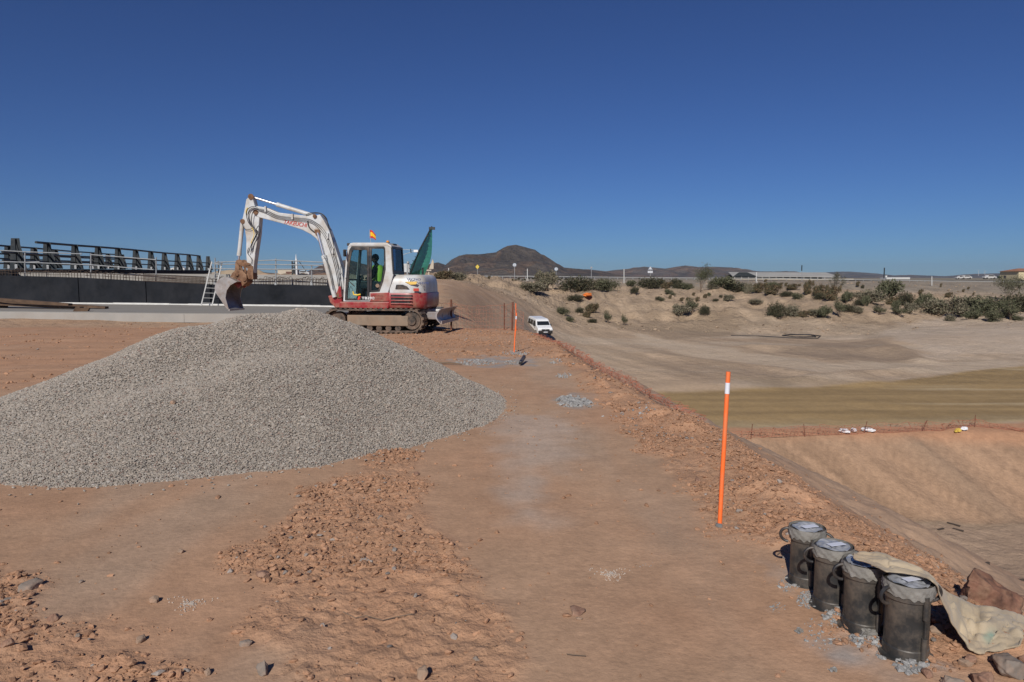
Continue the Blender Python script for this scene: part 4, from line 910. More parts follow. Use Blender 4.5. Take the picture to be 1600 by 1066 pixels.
# bridge parapets
def parapet(name, label, posts, H, rails, curb, tilt=.16):
    """posts: (px of base, py of base, py of top)"""
    P = []
    for px, pb, pt in posts:
        d = F*H/(pb-pt); P.append(W(px, pb, d))
    t = thing(name, label, 'bridge parapet', tuple(P[0])); sc_ = 1
    for i, p in enumerate(P):
        q = P[min(i+1, len(P)-1)]-P[max(i-1, 0)]; d = Vector((q.x, q.y, 0)).normalized(); n = Vector((d.y, -d.x, 0))
        mb = MB(); prof = [(-.30, 0), (.42, 0), (.26, H*.45), (.12, H*.8), (.10, H), (-.12, H), (-.20, H*.5)]
        for s_, th in ((-1, .02), (1, .02)):
            base = p+n*(.09*s_); mb.add([base+d*0+n*(-th)+Vector((a_, 0, b_)) for a_, b_ in prof]+[base+n*th+Vector((a_, 0, b_)) for a_, b_ in prof],
                [tuple(range(7)), tuple(reversed(range(7, 14)))]+[(k, 7+k, 7+(k+1) % 7, (k+1) % 7) for k in range(7)])
        mb.box((p.x+.0, p.y, p.z+H*.5), (.06, .18, H*.96))
        mb.build('post', m_par, t, world=True)
        MB().box((p.x+.05, p.y-.14, p.z+.12), (.16, .06, .26)).build('anchor_plate', m_galv, t, world=True, bevel=.02)
    for fz, i0, i1, r in rails:
        pts = [p+Vector((.05, -.1, H*fz)) for p in P[i0:i1]]
        if len(pts) < 2: continue
        e0 = pts[0]-(pts[1]-pts[0])*.35; pts = [e0]+pts
        MB().tube(pts, r, 10).build('rail', m_par, t, world=True, smooth=True)
    if curb:
        mb = MB()
        for i in range(len(P)-1):
            a_, b_ = P[i], P[i+1]
            if i == 0: a_ = a_-(b_-a_)*.35
            mb.bar((a_.x, a_.y, a_.z-.22), (b_.x, b_.y, b_.z-.22), .7, .42)
        mb.build('plinth', m_bit, t, world=True)
parapet('bridge_parapet', 'near row of dark tapered steel parapet posts with tall top rail on a black plinth',
    [(27, 420.5, 373), (76, 420.5, 379.5), (119, 420.5, 383), (155, 420.6, 385.5), (186, 421, 388), (213.5, 421.3, 390.5), (237, 421.6, 393), (258, 421.8, 395), (278, 422, 396.5), (296, 422, 397.8), (311.5, 422.3, 399.5), (326, 422.5, 400.8)],
    1.7, [(.97, 1, 11, .075), (.52, 0, 12, .06), (.27, 0, 12, .05)], True)
parapet('bridge_parapet', 'far row of dark steel parapet posts with four thin rails behind the first row',
    [(-40, 420, 379), (15, 420, 384), (55, 420, 387), (88, 420, 390), (117, 420, 392.5), (146, 420, 394.5), (170, 420, 396.5), (192, 420, 398)], 1.55, [(.96, 0, 8, .06), (.62, 0, 8, .05), (.42, 0, 8, .05), (.22, 0, 8, .05)], False)

# ladders
def ladder(name, label, bl, br, tl, tr, depth, n, m, lean):
    base = W(bl[0], bl[1], depth); t = thing(name, label, 'ladder', tuple(base))
    A, Bq, C, D = W(*bl, depth), W(*br, depth), W(*tl, depth+lean), W(*tr, depth+lean)
    for p, q in ((A, C), (Bq, D)): MB().bar(p, q, .05, .03, up=(0, 1, 0)).build('stile', m, t, world=True)
    for k in range(n):
        f = (k+.7)/n; MB().tube([A+(C-A)*f, Bq+(D-Bq)*f], .014, 8).build('rung', m, t, world=True)
yl_ = wallpt(322)[1]
ladder('ladder', 'silver aluminium ladder leaning against the black wall', (314, 479), (331, 479.5), (331, 409), (347, 410), yl_-.75, 9, m_alu, .7)
ladder('ladder', 'narrow dark ladder end rising just right of the aluminium ladder', (338, 470), (344, 470), (336, 408), (341, 408), yl_+.2, 7, m_par, .3)

# long timbers on the slab
for k, (p0, p1, zt_, lab) in enumerate((((-60, 465), (160, 484), .42, 'lowest long brown timber lying on a block on the slab'), ((-60, 469), (167, 482.5), .34, 'long brown timber on the slab, the one reaching farthest right'), ((-60, 473), (128, 486), .30, 'long brown timber nearest the kerb of the slab'), ((-60, 463), (110, 476), .5, 'topmost long timber of the stack on the slab'))):
    A, Bq = W(p0[0], p0[1], 31.2-.25*k), W(p1[0], p1[1], 29.6-.25*k); Bq.z = max(Bq.z, SZ+.06)
    t = MB().bar((0, 0, 0), Bq-A, .2, .09).build('timber', m_timb); t.location = A; tag(t, lab, 'timber', 'timbers on the slab')
for px, py, lab in ((128, 486.5, 'short pale block under the right end of the timbers'), (1, 481, 'short dark block under the left end of the timbers')):
    p = G(px, py, SZ); t = MB().prism([(-.28, 0), (.22, 0), (.28, .12), (-.2, .14)], -.12, .12).build('bearer_block', m_timb); t.location = (p.x, p.y, SZ); t.rotation_euler[2] = .3; tag(t, lab, 'wood block')

# batching silo, hut and spoil beyond
m_cream = mat('cream_render', (.48, .42, .33), .85, var=.08, scale=1); m_bdoor = mat('brown_door', (.12, .055, .04), .7, var=.2); m_silo = mat('white_silo', (.66, .67, .68), .5, var=.08)
m_sand = mat('sand_spoil', (.36, .24, .15), .95, var=.2, scale=.2, bump=.05, bscale=1)
D = 140
p = W(452, 431, D); hut = thing('site_hut', 'cream flat-roofed site building with a brown door beside the silo', 'building', tuple(p))
q0, q1 = W(434, 431, D), W(458, 421, D); wd_, ht_ = q1.x-q0.x, q1.z-q0.z
MB().box(((q0.x+q1.x)/2, D+2, q0.z+ht_/2-.3), (wd_, 4, ht_+.6)).build('wall', m_cream, hut, world=True)
MB().box(((q0.x+q1.x)/2, D+2, q1.z+.06), (wd_+.3, 4.4, .12)).build('roof', m_conc, hut, world=True)
r0, r1 = W(447, 431, D), W(456.5, 424.5, D); MB().box(((r0.x+r1.x)/2, D-.02, (r0.z+r1.z)/2), (r1.x-r0.x, .08, r1.z-r0.z)).build('door', m_bdoor, hut, world=True)
s0 = W(461, 430, D-5); sl_ = thing('silo', 'tall silo with a dark ladder cage and white cylinder behind the wall rail', 'silo', tuple(s0)); k_ = (D-5)/F
MB().cyl((s0.x+2.6*k_, s0.y, s0.z-1), (s0.x+2.6*k_, s0.y, W(461, 405, D-5).z), 1.7*k_, n=18).build('silo_body', m_silo, sl_, world=True, smooth=True)
MB().cyl((s0.x+2.2*k_, s0.y, W(461, 405, D-5).z), (s0.x+2.2*k_, s0.y, W(461, 397, D-5).z), 1.0*k_, .2*k_, n=12).build('filter_cap', m_silo, sl_, world=True, smooth=True)
tw = MB(); tx = s0.x-1.6*k_
for dx in (-2.2, 2.2):
    for dy in (-2.2, 2.2): tw.bar((tx+dx*k_, s0.y+dy*k_, s0.z-1), (tx+dx*k_, s0.y+dy*k_, W(461, 408, D-5).z), .9*k_)
for j in range(7): tw.box((tx, s0.y, s0.z+j*3.0*k_), (5*k_, 5*k_, 1.5*k_))
tw.build('ladder_cage', m_par, sl_, world=True)
MB().bar(W(467, 408, D-5), W(478, 424, D-5), .9*k_).build('feed_chute', m_par, sl_, world=True)
def heap(name, label, px0, px1, pyb, pyt, D, m, cat, seed, flat=.35, dep=.5):
    A, Bq = W(px0, pyb, D), W(px1, pyb, D); T = W(px0, pyt, D); w_ = (Bq.x-A.x)/2; h = T.z-A.z; c = (A+Bq)/2
    N_ = 34; xs = np.linspace(-1, 1, N_*2); ys = np.linspace(-1, 1, N_); XX, YY = np.meshgrid(xs, ys)
    rr = np.hypot(np.maximum(np.abs(XX)-flat, 0)/(1-flat), YY); hh = np.clip(1-rr, 0, 1)**.8*h*(1+.22*fbm(XX*4+seed, YY*2, 4, seed))-.4
    V = np.stack([c.x+XX*w_*1.05, c.y+YY*w_*dep, c.z+hh], -1).reshape(-1, 3); I = np.arange(V.shape[0]).reshape(XX.shape)
    f = np.stack([I[:-1, :-1], I[:-1, 1:], I[1:, 1:], I[1:, :-1]], -1).reshape(-1, 4)
    me = fastmesh(name, V, f, 4, True); return tag(link(name, me, m), label, cat)
heap('spoil_heap', 'low orange-brown spoil heap beyond the wall, left of the cream hut', 372, 436, 432, 424, 120, m_sand, 'spoil heap', 1)
heap('spoil_heap', 'long pale sandy heap beyond the wall behind the digger arm', 320, 425, 432, 419, 170, mat('pale_sand', (.36, .28, .19), .95, var=.15, scale=.2), 'spoil heap', 2, .5)
heap('spoil_heap', 'dark brown spoil heap beyond the wall just left of the boom foot', 478, 530, 431, 423.5, 130, mat('dark_spoil', (.15, .09, .06), .95, var=.25, scale=.3), 'spoil heap', 3)
# tiny machine and parked vehicles beyond
v = thing('parked_car', 'small white car parked beyond the wall under the boom', 'car', tuple(W(474, 430.6, 215)))
MB().prism([(-2, .3), (-2, .85), (-1.2, .95), (-.6, 1.45), (.9, 1.45), (1.5, .95), (2, .85), (2, .3)], -.8, .8).build('body', m_white, v, bevel=.08)
MB().prism([(-1.02, .95), (-.55, 1.36), (.82, 1.36), (1.25, .95)], -.82, .82).build('windows', m_black, v)
for xx in (-1.25, 1.25): MB().cyl((xx, -.85, .32), (xx, .85, .32), .32).build('wheel', m_rub, v)
v = thing('parked_car', 'pale car roof visible between the parapet posts', 'car', tuple(W(279, 424.5, 190)))
MB().prism([(-2, .3), (-2, .85), (-1.2, .95), (-.6, 1.45), (.9, 1.45), (1.5, .95), (2, .85), (2, .3)], -.8, .8).build('body', m_white, v, bevel=.08)
MB().prism([(-1.02, .95), (-.55, 1.36), (.82, 1.36), (1.25, .95)], -.82, .82).build('windows', m_black, v)
for xx in (-1.25, 1.25): MB().cyl((xx, -.85, .32), (xx, .85, .32), .32).build('wheel', m_rub, v)

# green netting hung from a leaning pole behind the excavator
GD = 27.0
net = thing('green_net', 'green windbreak netting hanging from a leaning dark line behind the excavator', 'netting', tuple(W(655, 450, GD)))
L0 = [(674.5, 357), (668, 369), (661, 383), (655, 393), (648, 405), (642, 415), (639.5, 428), (638, 440)]
R0 = [(675.2, 359), (675.3, 372), (675, 386), (674.3, 398), (672, 409), (668, 419), (663.5, 431), (657, 444)]
vs = []; fs_ = []; NU = 10; LL = []; 
def samp(pl_, t): 
    u = t*(len(pl_)-1); i = min(int(u), len(pl_)-2); f = u-i; return (pl_[i][0]*(1-f)+pl_[i+1][0]*f, pl_[i][1]*(1-f)+pl_[i+1][1]*f)
for j in range(33):
    t = j/32; l, r = samp(L0, t), samp(R0, t)
    for i in range(NU+1):
        u = i/NU; bulge = .55*math.sin(PI*u)*math.sin(PI*min(1, t*1.1)*.5)+.03*math.sin(u*19+t*7); vs.append(W(l[0]+(r[0]-l[0])*u, l[1]+(r[1]-l[1])*u, GD-.5+bulge+.035*math.sin(t*120)))
for j in range(32):
    for i in range(NU): q = j*(NU+1)+i; fs_.append((q, q+1, q+NU+2, q+NU+1))
m_net = mat('green_netting', (.025, .20, .13), .8, var=.25, scale=6)
nt_ = m_net.node_tree; bs = nt_.nodes['Principled BSDF']; tp = nt_.nodes.new('ShaderNodeBsdfTransparent'); tl = nt_.nodes.new('ShaderNodeBsdfTranslucent'); tl.inputs['Color'].default_value = (.03, .32, .2, 1)
mx1 = nt_.nodes.new('ShaderNodeMixShader'); mx2 = nt_.nodes.new('ShaderNodeMixShader'); mx1.inputs['Fac'].default_value = .3; mx2.inputs['Fac'].default_value = .12
nt_.links.new(bs.outputs[0], mx1.inputs[1]); nt_.links.new(tl.outputs[0], mx1.inputs[2]); nt_.links.new(mx1.outputs[0], mx2.inputs[1]); nt_.links.new(tp.outputs[0], mx2.inputs[2]); nt_.links.new(mx2.outputs[0], nt_.nodes['Material Output'].inputs['Surface'])
o = MB().add(vs, fs_).build('net', m_net, net, world=True, smooth=True, auto=170)
MB().tube([W(675, 354, GD-.45), W(655, 392, GD-.45), W(638, 436, GD-.45), W(630, 455, GD-.45)], .035, 6).build('pole', m_par, net, world=True)
MB().box(W(675, 357, GD-.45), (.22, .1, .1)).build('top_clip', m_par, net, world=True)
for k in range(12):
    p = samp(L0, .05+k*.08); MB().tube([W(p[0]-1.8, p[1]-.5, GD-.46), W(p[0]+.8, p[1]+.8, GD-.5)], .015, 5).build('lacing', m_par, net, world=True)
mast = thing('light_mast', 'thin white mast arms carrying a lamp head beside the green net', 'light mast', tuple(W(636, 445, 29)))
for nm, pts, r in (('mast', [(636, 446), (637, 410)], .035), ('arm', [(624, 390), (652, 391)], .012), ('arm', [(624, 400), (640, 395), (652, 391)], .012)): MB().tube([W(x_, y_, 29) for x_, y_ in pts], r, 6).build(nm, m_galv, mast, world=True)
MB().box(W(650, 392.5, 29), (.18, .12, .1)).build('lamp_head', m_lens, mast, world=True, bevel=.01); MB().tube([W(641.5, 389, 29), W(642.3, 395, 29)], .02, 6).build('insulator', m_par, mast, world=True)
MB().ball(W(637.5, 410.5, 29), .06, 8).build('dial', m_galv, mast, world=True); MB().box(W(635, 419, 29.1), (.28, .2, .35)).build('control_box', m_white, mast, world=True, bevel=.01)
sg = thing('site_board', 'cream coloured board partly hidden behind the green net', 'board', tuple(W(671, 432, 48)))
MB().prism([(W(666, 0, 48).x, W(0, 420.5, 48).z), (W(673.3, 0, 48).x, W(0, 420.5, 48).z), (W(673.6, 0, 48).x, W(0, 409, 48).z), (W(672, 0, 48).x, W(0, 405, 48).z)], 47.95, 48.05).build('panel', m_cream, sg, world=True)
MB().bar(W(666, 422.5, 48), W(673.8, 422.5, 48), .05, .09).build('rail', m_cream, sg, world=True); MB().bar(W(670, 422, 48.1), W(670, 436, 48.1), .08).build('leg', m_cream, sg, world=True)
# ------------------------------------------------------------------ hills
m_hill = attrmat('hill_rock', scales=((.006, .25), (.02, .3), (.07, .3)), rough=.95, bumps=((.006, 60), (.02, 25), (.06, 8)))
def range_(name, label, prof, D, width, seed, col, amp=.30):
    """ridge whose crest follows prof (direction, elevation) at distance D"""
    px0, px1 = prof[0][0], prof[-1][0]; ntx = int((px1-px0)*1.6)+20; us = np.linspace(px0, px1, ntx); vs_ = np.linspace(-1, 1, 110)
    U, V = np.meshgrid(us, vs_); crest = .5*fbm(U*.08, U*0, 4, seed)*(D < 3000)+np.interp(U, [p[0] for p in prof], [p[1] for p in prof])
    hh = np.array([[0]]); Hc = zof(crest, D); Yv = D+V*width; Xv = (U-CX)/F*D
    q = fbm(Xv*6/width, Yv*6/width, 5, seed); ridge = 1-np.abs(fbm(Xv*4/width+3, Yv*2.2/width, 4, seed+5))*2
    shape = np.clip(1-np.abs(V)**1.25, 0, 1)
    z = Hc*(shape**1.15)*(1+amp*q*(np.abs(V) > .0)*np.minimum(np.abs(V)*6, 1)+amp*1.6*(ridge-.6)*np.minimum(np.abs(V)*3, 1)*(1-np.abs(V)))-2
    z = np.where(np.abs(V) < .02, Hc*(1+.03*q), z)
    P = np.stack([Xv, Yv, z], -1).reshape(-1, 3); I = np.arange(P.shape[0]).reshape(U.shape)
    f = np.stack([I[:-1, :-1], I[:-1, 1:], I[1:, 1:], I[1:, :-1]], -1).reshape(-1, 4); me = fastmesh(name, P, f, 4, True)
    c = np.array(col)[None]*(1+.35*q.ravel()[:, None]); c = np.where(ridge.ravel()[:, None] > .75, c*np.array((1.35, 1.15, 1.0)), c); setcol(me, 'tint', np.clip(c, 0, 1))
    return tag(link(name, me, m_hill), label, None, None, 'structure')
range_('hills', 'brown rocky peak with a rounded summit', [(655, 424), (668, 416), (674, 412), (685, 410), (697, 414), (706, 406), (718, 400), (730, 397.5), (752, 397), (775, 394.5), (785, 388), (793, 384), (806, 382), (820, 385.5), (835, 390), (850, 401), (868, 412), (880, 418.5), (910, 421), (950, 426), (980, 434)], 2600, 520, 301, (.082, .066, .052))
range_('hills', 'low brown hill range', [(860, 430), (890, 422), (920, 421), (946, 424), (960, 422), (985, 420), (1006, 417), (1039, 420), (1055, 417), (1069, 415), (1090, 417.6), (1116, 417), (1141, 418), (1170, 424), (1205, 424.6), (1227, 423.7), (1250, 428), (1290, 434)], 4200, 650, 311, (.11, .09, .075))
range_('hills', 'bluish distant range', [(1180, 431), (1266, 426), (1323, 424.6), (1345, 426), (1371, 428), (1397, 432), (1419, 429.6), (1450, 431), (1483, 432), (1505, 431), (1527, 428), (1559, 427), (1588, 428), (1640, 426), (1750, 428), (1900, 424), (2100, 430)], 6600, 900, 321, (.10, .09, .08))
range_('hills', 'brown hill ridge left of the silo', [(-300, 430), (-100, 427), (150, 427), (300, 428), (330, 426), (372, 422), (400, 424), (440, 428), (480, 425), (500, 421), (520, 411), (545, 406), (580, 415), (630, 424), (665, 432)], 2400, 420, 331, (.095, .072, .056))

# ------------------------------------------------------------------ shrubs and weeds
m_leaf = attrmat('leaf', scales=((3, .2),), rough=.85, spec=.2)
def leafcloud(n, seed, cols, blobs, leaf=.05, up=.3):
    rg = np.random.default_rng(seed); B_ = np.array(blobs, float); wgt = B_[:, 3]**2; wgt /= wgt.sum(); k = rg.choice(len(B_), n, p=wgt)
    d = rg.normal(size=(n, 3)); d /= np.linalg.norm(d, axis=1)[:, None]; r = rg.uniform(0, 1, (n, 1))**.8*1.15
    c = B_[k, :3]+d*r*B_[k, 3:4]*np.array((1, 1, B_[k, 4].mean()))
    c[:, 2] = np.abs(c[:, 2]); c += .16*rg.normal(size=(n, 3))*B_[k, 3:4]
    a = rg.normal(size=(n, 3)); a[:, 2] += up; a /= np.linalg.norm(a, axis=1)[:, None]; b = np.cross(a, rg.normal(size=(n, 3))); b /= np.linalg.norm(b, axis=1)[:, None]
    s = leaf*rg.uniform(.6, 1.5, (n, 1)); V = np.stack([c-b*s*.35, c+b*s*.35, c+a*s*1.6], 1).reshape(-1, 3); V[:, 2] = np.maximum(V[:, 2], 0)
    f = np.arange(3*n).reshape(n, 3); cc = np.array(cols)[rg.integers(0, len(cols), n)]*rg.uniform(.75, 1.25, (n, 1)); return V, f, np.repeat(cc, 3, 0)
m_twig = mat('dry_twig', (.16, .115, .08), .9, var=.2)
def shrub_proto(seed, cols, n, style):
    rr = random.Random(seed)
    if style == 'round': bl = [(rr.uniform(-.45, .45), rr.uniform(-.35, .35), rr.uniform(.15, .5), rr.uniform(.22, .42), .9) for _ in range(9)]; lf = .055; up = .6
    elif style == 'spiky': bl = [(rr.uniform(-.4, .4), rr.uniform(-.3, .3), rr.uniform(.1, .7), rr.uniform(.10, .26), 1.2) for _ in range(14)]; lf = .075; up = 1.4
    else: bl = [(rr.uniform(-.35, .35), rr.uniform(-.3, .3), rr.uniform(.35, .95), rr.uniform(.08, .22), 1) for _ in range(16)]; lf = .05; up = .3
    V, f, c = leafcloud(n, seed, cols, bl, lf, up)
    me = fastmesh('foliage', V, f, 3); setcol(me, 'tint', c); me.materials.append(m_leaf)
    st = MB()
    for b in bl: st.tube([(rr.uniform(-.05, .05), rr.uniform(-.05, .05), -.05), (b[0]*.4, b[1]*.4, b[2]*.5), (b[0], b[1], b[2]+b[3]*.4)], [.022, .014, .006], 5)
    o = st.build('stems', m_twig); sm = o.data; bpy.data.objects.remove(o); return me, sm
GRN = [(.085, .088, .050), (.068, .072, .040), (.12, .115, .07)]; GRY = [(.17, .15, .105), (.13, .125, .08), (.20, .17, .12)]; DRK = [(.045, .050, .028), (.06, .058, .035), (.09, .075, .045)]; BRN = [(.15, .105, .06), (.12, .09, .055), (.085, .08, .045)]
PROTO = {('g', 0): shrub_proto(1, GRN, 2600, 'round'), ('g', 1): shrub_proto(2, GRN, 2200, 'spiky'), ('y', 0): shrub_proto(3, GRY, 2800, 'round'), ('y', 1): shrub_proto(4, GRY, 2000, 'spiky'),
         ('d', 0): shrub_proto(5, DRK, 2600, 'round'), ('d', 1): shrub_proto(6, DRK, 1500, 'open'), ('b', 0): shrub_proto(7, BRN, 2200, 'spiky'), ('g', 2): shrub_proto(8, GRN, 1500, 'open')}
def ground_at(px, py, lo, hi):
    """first place along a line of sight where it meets the terrain"""
    ys = np.linspace(lo, hi, 500); zz = zof(py, ys); c = ys*CP-(zz-CAMH)*SP; xs = (px-CX)/F*c
    hh = height(xs, ys, np.zeros_like(xs)); k = np.nonzero(hh >= zz)[0]
    if len(k) == 0: k = [int(np.argmin(zz-hh))]
    return float(xs[k[0]]), float(ys[k[0]]), float(hh[k[0]])
rs = random.Random(17)
def shrub(px, py, wpx, hpx, kind, label, group=None, name='shrub', cat='shrub'):
    x, y, z = ground_at(px, py, 60 if px > 700 else 30, 215); t = thing(name, label, cat, (x, y, z-.05), rs.uniform(-.5, .5), group)
    w_, h_ = wpx*y/F/1.15, hpx*y/F/.80; t.scale = (w_, w_*.8, h_); me, sm = PROTO[kind]
    link('foliage', me, None, t); o = link('stems', sm, None, t); return t
big = [(905, 455, 52, 22, ('d', 0), 'dark olive shrub forming the left half of the clump above the orange netting'), (938, 454, 34, 16, ('y', 0), 'greyish green shrub touching the right side of the dark clump above the orange netting'),
 (949, 456, 32, 20, ('g', 0), 'rounded green shrub standing just right of the clump above the orange netting'), (833, 456, 46, 15, ('y', 0), 'dry grey straggly bush at the left foot of the taller grey-green bush'), (853, 452, 38, 24, ('y', 1), 'tall grey-green bush leaning right beyond the van, largest on the left'),
 (992, 458, 14, 10, ('d', 0), 'small dark shrub below the white marker post'), (984, 448, 18, 9, ('g', 1), 'low shrub just left of the white marker post foot'), (1018, 450, 36, 16, ('d', 0), 'wide dark shrub in the row right of the white marker post'), (1042, 451, 20, 10, ('b', 0), 'brownish low shrub in the row between the wide dark shrub and the bare tree'),
 (1060, 453, 16, 11, ('d', 0), 'dark shrub next to the foot of the tall bare bush'), (1045, 460, 12, 9, ('g', 0), 'single green tuft below the shrub row'), (1125, 453, 40, 16, ('g', 1), 'leafy shrub spreading right of the tall bare bush'), (1152, 456, 36, 15, ('d', 0), 'dark shrub below the left end of the long shed'), (1185, 457, 26, 14, ('b', 0), 'brown-green shrub below the long shed'),
 (1246, 468, 16, 12, ('g', 0), 'round green shrub on the pale bank under the shed'), (1262, 460, 20, 20, ('b', 0), 'tall brown bush on the grey slope under the shed roof end'), (1299, 470, 28, 20, ('b', 0), 'brown shrub left of the thin grey sapling'), (1321, 473, 20, 15, ('g', 1), 'spiky grey-green shrub right of the thin grey sapling'),
 (1213, 495, 24, 22, ('d', 0), 'dark bush at the cracked ledge, left of the grey brush pile'), (1236, 494, 30, 18, ('y', 0), 'grey dry brush between the two dark bushes on the ledge'), (1286, 496, 26, 16, ('g', 1), 'green shrub at the right end of the ledge row'), (1312, 494, 20, 22, ('g', 2), 'upright thin shrub right of the ledge row'),
 (1360, 472, 46, 20, ('y', 0), 'wide grey-green bush in the middle of the right hillside'), (1384, 467, 46, 26, ('g', 1), 'big leafy green bush at the foot of the thin road pole'), (1414, 477, 32, 20, ('d', 0), 'dark shrub right of the big leafy bush'), (1442, 484, 26, 20, ('g', 1), 'green shrub at the left end of the wide grey thicket'),
 (1462, 490, 46, 24, ('y', 0), 'grey dry thicket on the right hillside, left half'), (1500, 492, 50, 24, ('y', 1), 'grey dry thicket on the right hillside, right half'), (1545, 490, 60, 30, ('g', 0), 'broad dark green bush near the right edge of the hillside'), (1530, 496, 40, 20, ('g', 1), 'leafy shrub in front of the broad green bush'), (1590, 486, 44, 26, ('d', 0), 'dark dense bush at the far right edge'),
 (1551, 503, 24, 20, ('g', 0), 'deep green shrub lowest on the right hillside'), (1580, 500, 30, 24, ('g', 2), 'thin leafy shrub at the lower right of the hillside'), (1438, 462, 10, 9, ('b', 0), 'small brown tuft on the grey slope right of the pole'), (1482, 464, 12, 7, ('b', 0), 'low brown tuft on the grey slope below the right white post'),
 (880, 492, 18, 14, ('g', 0), 'green shrub on the sandy slope straight above the van road'), (891, 503, 12, 10, ('g', 0), 'smaller green tuft just under the sandy slope shrub'), (906, 489, 14, 8, ('d', 0), 'dark tuft right of the green slope shrub'), (926, 487, 26, 12, ('b', 0), 'dry brown shrub below the orange netting'), (900, 470, 24, 9, ('d', 0), 'low dark shrub immediately left of the orange netting'),
 (918, 496, 16, 10, ('b', 0), 'dry stick bush low on the sandy slope'), (950, 505, 16, 16, ('g', 2), 'leafy weed with open stems on the sandy slope'), (976, 509, 12, 14, ('g', 2), 'thin leafy weed right of the open-stemmed weed'), (926, 504, 16, 6, ('d', 0), 'flat dark tuft at the slope foot'),
 (1065, 496, 30, 14, ('y', 1), 'spread of grey-green weeds left of the dark ledge tufts'), (1082, 492, 26, 18, ('g', 2), 'thin upright weeds on the ledge'), (1101, 497, 18, 14, ('d', 0), 'round dark tuft at the right of the ledge weeds'), (694, 436, 34, 12, ('b', 0), 'dry brown brush right of the green net'), (716, 438, 30, 13, ('y', 0), 'low grey brush beside the digger hood on the mound'),
 (1138, 470, 20, 8, ('y', 1), 'pale low weed under the leafy shrub right of the bare bush'), (1180, 478, 24, 7, ('y', 0), 'flat grey weeds above the dark crack'), (1375, 492, 24, 12, ('g', 2), 'sparse weed on the pale ledge below the big bush'), (1405, 495, 26, 14, ('g', 2), 'sparse weed right of the other one on the pale ledge')]
for a in big: shrub(*a)
med = [(x_+rs.uniform(-5, 5), y_+rs.uniform(-3, 3)) for x_, y_ in ((1030, 449), (1055, 447), (1074, 455), (1112, 450), (1140, 452), (1165, 459), (1172, 462), (1200, 455), (1207, 462), (1228, 462), (1240, 455), (1275, 466), (1285, 461), (1330, 468), (1342, 474), (1350, 480), (1395, 478), (1402, 486), (1425, 488), (1436, 476), (1452, 482), (1475, 484), (1488, 500), (1512, 500), (1520, 484), (1536, 482), (1566, 484), (1568, 497), (1592, 500), (1598, 476), (1340, 490), (1325, 487), (1270, 492), (1258, 497))]
for px, py in med: shrub(px, py, rs.uniform(14, 30), rs.uniform(8, 15), rs.choice([('d', 0), ('y', 0), ('g', 1), ('b', 0), ('g', 0), ('y', 1)]), 'medium ragged desert shrub filling the scrub belt on the right hillside', 'ragged shrubs of the right hillside')
small_t = [(1026+k*9.3+rs.uniform(-3, 3), rs.uniform(462, 472)) for k in range(12)]+[(x_, rs.uniform(445, 452)) for x_ in (1000, 1008, 1066, 1078, 1205, 1216, 1228, 1340, 1348)]
for px, py in small_t: shrub(px, py, rs.uniform(5, 9), rs.uniform(4, 7), rs.choice([('d', 0), ('b', 0), ('g', 0)]), 'little dark tuft scattered between the larger shrubs below the highway', 'little tufts between the shrubs')
for k in range(20): shrub(800+k*5.2+rs.uniform(-2, 2), rs.uniform(430.5, 433)+6, rs.uniform(2.5, 4.5), rs.uniform(2, 3.5), ('d', 0), 'tiny dark plant in the row along the highway bank', 'row of tiny plants on the highway bank')
for px, py in ((1196, 441), (1220, 446), (1505, 457), (1521, 462), (1513, 452), (1470, 449), (1387, 452), (764, 437)): shrub(px, py, rs.uniform(4, 8), rs.uniform(3, 6), ('b', 0), 'small isolated brown tuft on the bare grey highway slope', 'isolated tufts on the grey slope')
# taller bare bushes and trees: trunk, limbs and airy crown
def sapling(px, py, wpx, hpx, seed, label, cols, n, leaf=.09, cat='tree'):
    x, y, z = ground_at(px, py, 100, 215); h = hpx*y/F; w_ = wpx*y/F/2; rr = random.Random(seed)
    t = thing('tree', label, cat, (x, y, z-.1)); tips = []; mb = MB()
    for k in range(7):
        a = rr.uniform(0, 2*PI); r = rr.uniform(.3, 1)*w_; e = Vector((math.cos(a)*r, math.sin(a)*r*.7, h*rr.uniform(.55, .95))); m_ = Vector((e.x*.35, e.y*.35, e.z*.5))
        mb.tube([(0, 0, 0), m_, e], [.07, .04, .012], 6); tips.append(e)
        for j in range(4):
            s0_ = m_+(e-m_)*rr.uniform(.1, .9); e2 = s0_+Vector((rr.uniform(-1, 1)*w_*.4, rr.uniform(-1, 1)*w_*.4, rr.uniform(.05, .3)*h)); mb.tube([s0_, e2], [.025, .008], 5); tips.append(e2)
    mb.build('trunk', m_twig, t); V, f, c = leafcloud(n, seed, cols, [(p.x, p.y, p.z, rr.uniform(.10, .24)*w_*1.6, 1) for p in tips], leaf, .3)
    me = fastmesh('crown', V, f, 3); setcol(me, 'tint', c); link('crown', me, m_leaf, t); return t
sapling(1094, 456, 38, 37, 4, 'tall airy grey-green bush with bare branches in front of the hills', [(.12, .12, .075), (.09, .095, .055)], 3400, .12)
sapling(1306, 466, 22, 38, 5, 'thin grey sapling rising in front of the long shed', [(.15, .145, .11), (.12, .12, .085)], 1500, .11)
sapling(1575, 470, 54, 32, 6, 'pale straggly bush in front of the yellow house', [(.14, .135, .09), (.10, .10, .06)], 3200, .15)

